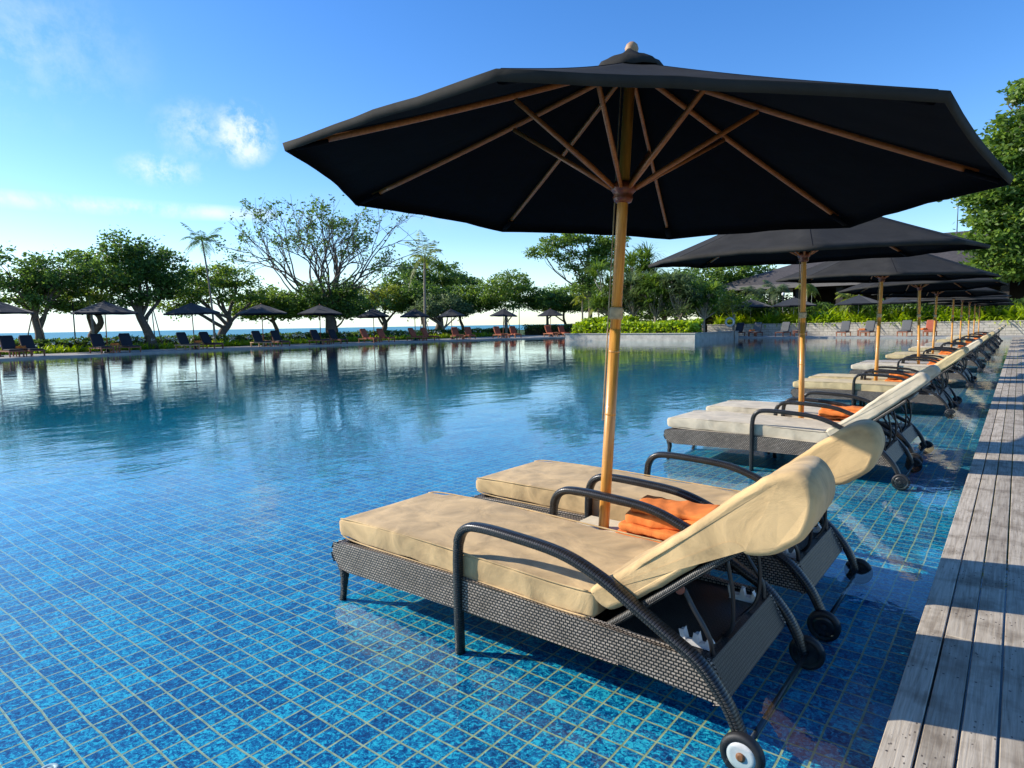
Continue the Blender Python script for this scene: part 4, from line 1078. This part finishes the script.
# screw pines on the planter
def pandanus(loc, h, label, nheads=9, spread=1.2, leafm='leafmid'):
    t = empty('screw_pine', loc); tag(t, label, 'screw pine', 'screw pines standing on the planter')
    mb = MB(); q = []
    mb.tube([(0, 0, -.05), (0, 0, h*.35)], [.14, .11], 8, cap=False)
    for k in range(nheads):
        az = random.uniform(0, 2*PI); rr = spread*math.sqrt(random.random()); e = (rr*math.cos(az), rr*math.sin(az), h*random.uniform(.36, 1.0))
        branch(mb, (0, 0, h*.3), e, .07, .045, 0, .08)
        q += strap_clump(e, 60, h*.36, .10, .9)
    mb.build('trunk', M['palebark'], t, fix=False); mesh_from_quads('crown', np.array(q), M[leafm], t)
pandanus((-26.4, 46.6, .4), 5.4, 'tall screw pine at the left end of the planter', 20, 1.5)
pandanus((-24.2, 46.4, .4), 4.7, 'screw pine second from the left on the planter', 20, 1.4, 'leafgrey')
pandanus((-22.2, 46.2, .4), 4.3, 'screw pine third from the left on the planter', 20, 1.3)
pandanus((-20.2, 46.2, .4), 4.2, 'screw pine fourth from the left on the planter', 20, 1.3, 'leafgrey')
pandanus((-18.6, 46.8, .4), 3.6, 'shortest screw pine at the right end of the planter', 16, 1.0)
pandanus((-26.0, 50.0, .4), 6.6, 'tallest screw pine standing at the back of the planter', 22, 1.6)
tree('broadleaf_tree', 'dense dark tree behind the screw pines of the planter', 'tree', (-26.5, 57.0, .05), [(0, 0, 0), (.1, 0, 1.5), (0, 0, 2.6)], .25,
     [(-3, 0, 3.4, 1.8, 1.6, 1.6), (0, 0, 4.4, 2.0, 1.8, 1.6), (3, 0, 4.0, 2.0, 1.6, 1.6), (1.5, 0, 2.4, 2.2, 1.5, 1.3), (-1.6, 0, 2.2, 2.0, 1.5, 1.2), (5.2, 0, 2.8, 1.5, 1.5, 1.3)], 'leafdark', .3, 260, 38, .34)
tree('broadleaf_tree', 'dark leafy tree left of the pavilion eave', 'tree', (-25.0, 66.0, .05), [(0, 0, 0), (.1, 0, 2), (0, 0, 4)], .3,
     [(-1.5, 0, 5.4, 2.2, 2.0, 1.7), (1.5, 0, 6.2, 2.2, 2.0, 1.6), (4.0, 0, 5.2, 2.0, 2.0, 1.6), (1.5, 0, 3.6, 3.0, 2.0, 1.5), (5.0, 0, 3.0, 2.0, 2.0, 1.4), (-2.6, 0, 3.2, 1.8, 2.0, 1.4)], 'leafmid', .36, 300, 38, .42, rz=R(38.3))
# young trees and palms round the pavilion
palm('palm', 'short palm before the pavilion, left of the dark parasol', (-19.2, 60.5, .05), 3.9, (0, 0), 14, 1.6, .1, 'leafgrey', ll=.8, rise=(-.2, 1.4), lw=.09)
palm('palm', 'second short palm before the pavilion, above the parasol', (-17.2, 60.5, .05), 4.1, (0, 0), 14, 1.6, .1, 'leafgrey', ll=.8, rise=(-.2, 1.4), lw=.09)
palm('palm', 'yellow green palm before the pavilion columns', (-14.6, 60.0, .05), 4.4, (0, 0), 12, 1.3, .08, 'leafyellow', ll=.7, rise=(0, 1.5), lw=.09)
palm('palm', 'palm between the pavilion and the third wall parasol', (-11.2, 60.0, .05), 3.0, (0, 0), 12, 1.4, .09, 'leafyellow', ll=.7, rise=(0, 1.5), lw=.09)
palm('palm', 'yellow green palm under the big right-hand tree', (2.2, 57.5, .05), 4.0, (0, 0), 13, 2.4, .1, 'leafyellow', ll=.9, rise=(0, 1.8), lw=.1)
tree('young_tree', 'slim young tree on a pale trunk beside the life ring', 'tree', (-18.9, 53.8, .05), [(0, 0, 0), (.1, 0, 1.2), (0, 0, 2.4)], .07,
     [(0, 0, 3.0, .8, .8, .8), (-.8, .2, 2.5, .6, .6, .5), (.7, 0, 2.3, .6, .6, .5)], 'leafyellow', .2, 50, 26, .2, 'palebark')
tree('shrub_tree', 'dark round shrub behind the life ring', 'tree', (-18.6, 57.6, .05), [(0, 0, 0), (.1, 0, .6), (0, 0, 1.2)], .1,
     [(0, 0, 2.0, 1.0, 1.0, 1.1), (.9, 0, 1.5, .8, .8, .8)], 'leafdark', .2, 60, 36, .22)
# big tree on the right
tree('tall_tree', 'big leafy tree cut by the right edge of the picture', 'tree', (1.0, 57.6, .05), [(0, 0, 0), (.2, .1, 4), (-.1, 0, 8), (0, 0, 12)], .42,
     [(-1.9, 0, 16.2, 1.1, 1.1, .6), (-2.2, 0, 13.6, 1.5, 1.4, 1.0), (-3.4, 0, 11.9, 1.0, 1.3, .8), (-1.0, 0, 12.0, 1.8, 1.6, 1.3), (-2.4, .4, 10.0, 1.5, 1.6, 1.1), (-3.0, 0, 8.0, 1.6, 1.7, 1.2), (-1.2, 0, 8.3, 2.0, 2.0, 1.6), (-2.2, 0, 5.9, 1.6, 1.6, 1.0), (0, 0, 14.4, 1.8, 1.6, 1.2), (1.8, 0, 12.2, 2.2, 2.2, 1.8), (1.0, .2, 9.6, 2.4, 1.8, 1.6), (2.4, 0, 7.4, 2.2, 2.0, 1.6), (.3, 0, 6.2, 1.8, 1.8, 1.2), (-3.6, 0, 6.4, 1.3, 1.4, 1.0), (-3.2, -.3, 4.6, 1.4, 1.4, .9), (-1.2, -.6, 4.6, 1.6, 1.5, 1.0), (-3.9, 0, 9.6, 1.1, 1.2, .9), (1.2, -.4, 4.8, 1.6, 1.6, 1.1)],
     'leafmid', .38, 800, 46, .34, 'bark', rz=R(38.3))
# stakes round the young trees on the left, lamp globes, garden poles
def tripod(x, y, h, label, r=.75):
    t = empty('tree_stakes', (x, y, .05)); tag(t, label, 'tree stakes', 'tripod stakes holding the trees')
    for k in range(3):
        a = 2*PI*k/3+.5; mb = MB(); mb.tube([(r*math.cos(a), r*math.sin(a), -.05), (.12*math.cos(a), .12*math.sin(a), h)], .035, 6); mb.build('stake', M['stake'], t)
tripod(-48, 13.07, 2.6, 'wooden tripod stakes round the far left trunk')
tripod(-46.3, 19.2, 2.7, 'wooden tripod stakes round the tallest left tree')
tripod(-46, 44.3, 2.3, 'wooden tripod stakes round the coconut palm')
tripod(-46, 57.2, 2.3, 'wooden tripod stakes round the round tree')
def lamp(x, y, h, label):
    t = empty('garden_lamp', (x, y, .05)); tag(t, label, 'lamp post', 'dark garden lamp posts by the hedge')
    mb = MB(); mb.tube([(0, 0, 0), (0, 0, h)], .04, 8); mb.build('post', M['blackmetal'], t)
    if 'thin' in label: return
    mb = MB(); mb.lathe([(.05, h), (.12, h+.06), (.13, h+.14), (.08, h+.24), (.01, h+.27)], seg=12); mb.build('globe', M['lampglass'], t)
lamp(-47, 14.2+.6, 3.1, 'thin lamp post between the two leftmost trees'); lamp(-47, 61.0, 3.2, 'white lamp globe behind the ninth far parasol'); lamp(-16, 57.9, 3.4, 'lamp post in the shrubs behind the stone wall')

#@@LIGHT
SUN_AZ = R(28); SUN_EL = R(28)
d = Vector((math.cos(SUN_AZ)*math.cos(SUN_EL), math.sin(SUN_AZ)*math.cos(SUN_EL), -math.sin(SUN_EL)))
sl = bpy.data.lights.new('sun', 'SUN'); sl.energy = 5.0; sl.angle = R(.5); sl.color = (1, .93, .82)
so = bpy.data.objects.new('sun', sl); C.objects.link(so); so.rotation_mode = 'QUATERNION'; so.rotation_quaternion = Vector((0, 0, -1)).rotation_difference(d); so.location = (-20, -10, 30)
w = bpy.data.worlds.new('World'); sc.world = w; w.use_nodes = True; nt = w.node_tree; nt.nodes.clear()
out = N(nt, 'ShaderNodeOutputWorld'); bg = N(nt, 'ShaderNodeBackground', i_Strength=.135); L(nt, bg.outputs[0], out.inputs[0])
sky = N(nt, 'ShaderNodeTexSky', sky_type='NISHITA', sun_disc=False, sun_elevation=SUN_EL, sun_rotation=math.atan2(-math.cos(SUN_AZ), -math.sin(SUN_AZ)), air_density=1.0, dust_density=.25, ozone_density=3.0, altitude=0)
tc = N(nt, 'ShaderNodeTexCoord'); v = tc.outputs['Generated']
nrm = N(nt, 'ShaderNodeVectorMath', operation='NORMALIZE'); L(nt, v, nrm.inputs[0]); v = nrm.outputs[0]
sp = N(nt, 'ShaderNodeSeparateXYZ'); L(nt, v, sp.inputs[0])
hs = N(nt, 'ShaderNodeHueSaturation', i_Hue=.510, i_Saturation=1.30, i_Value=1.30); L(nt, sky.outputs[0], hs.inputs['Color'])
def blob(dirv, size, fac, scale, stretch=1.0):
    """wispy cloud around a direction"""
    ds = N(nt, 'ShaderNodeVectorMath', operation='SUBTRACT'); L(nt, v, ds.inputs[0]); ds.inputs[1].default_value = dirv
    sm = N(nt, 'ShaderNodeVectorMath', operation='MULTIPLY'); L(nt, ds.outputs[0], sm.inputs[0]); sm.inputs[1].default_value = (1/size/stretch, 1/size/stretch, 1/size)
    ln = N(nt, 'ShaderNodeVectorMath', operation='LENGTH'); L(nt, sm.outputs[0], ln.inputs[0])
    fall = math_(nt, 'SUBTRACT', 1.0, ln.outputs['Value'], True)
    ns = noise(nt, v, scale, 7, .68, .15); nm = N(nt, 'ShaderNodeMapRange'); nm.inputs[1].default_value = .42; nm.inputs[2].default_value = .68; L(nt, ns, nm.inputs[0])
    return math_(nt, 'MULTIPLY', math_(nt, 'MULTIPLY', fall, nm.outputs[0]), fac, True)
masks = [blob((-.836, .479, .262), .048, 2.2, 24), blob((-.866, .428, .262), .045, .8, 26, 1.3), blob((-.893, .395, .210), .025, 1.2, 30, 2.4), blob((-.911, .246, .33), .10, .6, 9, 1.6),
         blob((-.93, .34, .160), .013, 1.6, 9, 26.0), blob((-.55, .82, .18), .05, .5, 6, 8.0)]
m0 = masks[0]
for k in masks[1:]: m0 = math_(nt, 'MAXIMUM', m0, k)
# pale band of thin cloud low over the sea
el = N(nt, 'ShaderNodeMapRange', interpolation_type='SMOOTHSTEP'); el.inputs[1].default_value = .135; el.inputs[2].default_value = .0; el.inputs[3].default_value = 0; el.inputs[4].default_value = 1; L(nt, sp.outputs[2], el.inputs[0])
west = N(nt, 'ShaderNodeMapRange', interpolation_type='SMOOTHSTEP'); west.inputs[1].default_value = -.55; west.inputs[2].default_value = -1.0; west.inputs[3].default_value = .42; west.inputs[4].default_value = 1; L(nt, sp.outputs[0], west.inputs[0])
sn = N(nt, 'ShaderNodeMapping'); sn.inputs['Scale'].default_value = (1, 1, 9); L(nt, v, sn.inputs[0])
bn = noise(nt, sn.outputs[0], 3.5, 4, .5); bm_ = N(nt, 'ShaderNodeMapRange'); bm_.inputs[1].default_value = .3; bm_.inputs[2].default_value = .7; bm_.inputs[3].default_value = .6; bm_.inputs[4].default_value = 1; L(nt, bn, bm_.inputs[0])
band = math_(nt, 'MULTIPLY', math_(nt, 'MULTIPLY', el.outputs[0], west.outputs[0]), bm_.outputs[0], True)
c1 = mixc(nt, math_(nt, 'MULTIPLY', band, .9), hs.outputs[0], (4.9, 6.6, 7.4))
c2 = mixc(nt, math_(nt, 'MULTIPLY', m0, .8), c1, (5.6, 6.2, 6.6))
L(nt, c2, bg.inputs[0])

cam = bpy.data.cameras.new('camera'); co = bpy.data.objects.new('camera', cam); C.objects.link(co); sc.camera = co
Rv = Vector((0.78506259, 0.61920557, -0.01616139)); Uv = Vector((-0.04460398, 0.08253645, 0.99558938)); Fv = Vector((-0.6178084, 0.78087912, -0.09241531))
co.matrix_world = Matrix(((Rv.x, Uv.x, -Fv.x, 0), (Rv.y, Uv.y, -Fv.y, 0), (Rv.z, Uv.z, -Fv.z, 1.35), (0, 0, 0, 1)))
cam.sensor_width = 36; cam.lens = 640/1024*36; cam.clip_start = .05; cam.clip_end = 20000
sc.view_settings.view_transform = 'Standard'; sc.view_settings.look = 'None'; sc.view_settings.gamma = 1; sc.view_settings.exposure = .45
sc.cycles.use_denoising = True; sc.cycles.max_bounces = 8; sc.cycles.transparent_max_bounces = 12; sc.cycles.diffuse_bounces = 3; sc.cycles.glossy_bounces = 4
sc.cycles.caustics_reflective = False; sc.cycles.caustics_refractive = False; sc.cycles.sample_clamp_indirect = 6
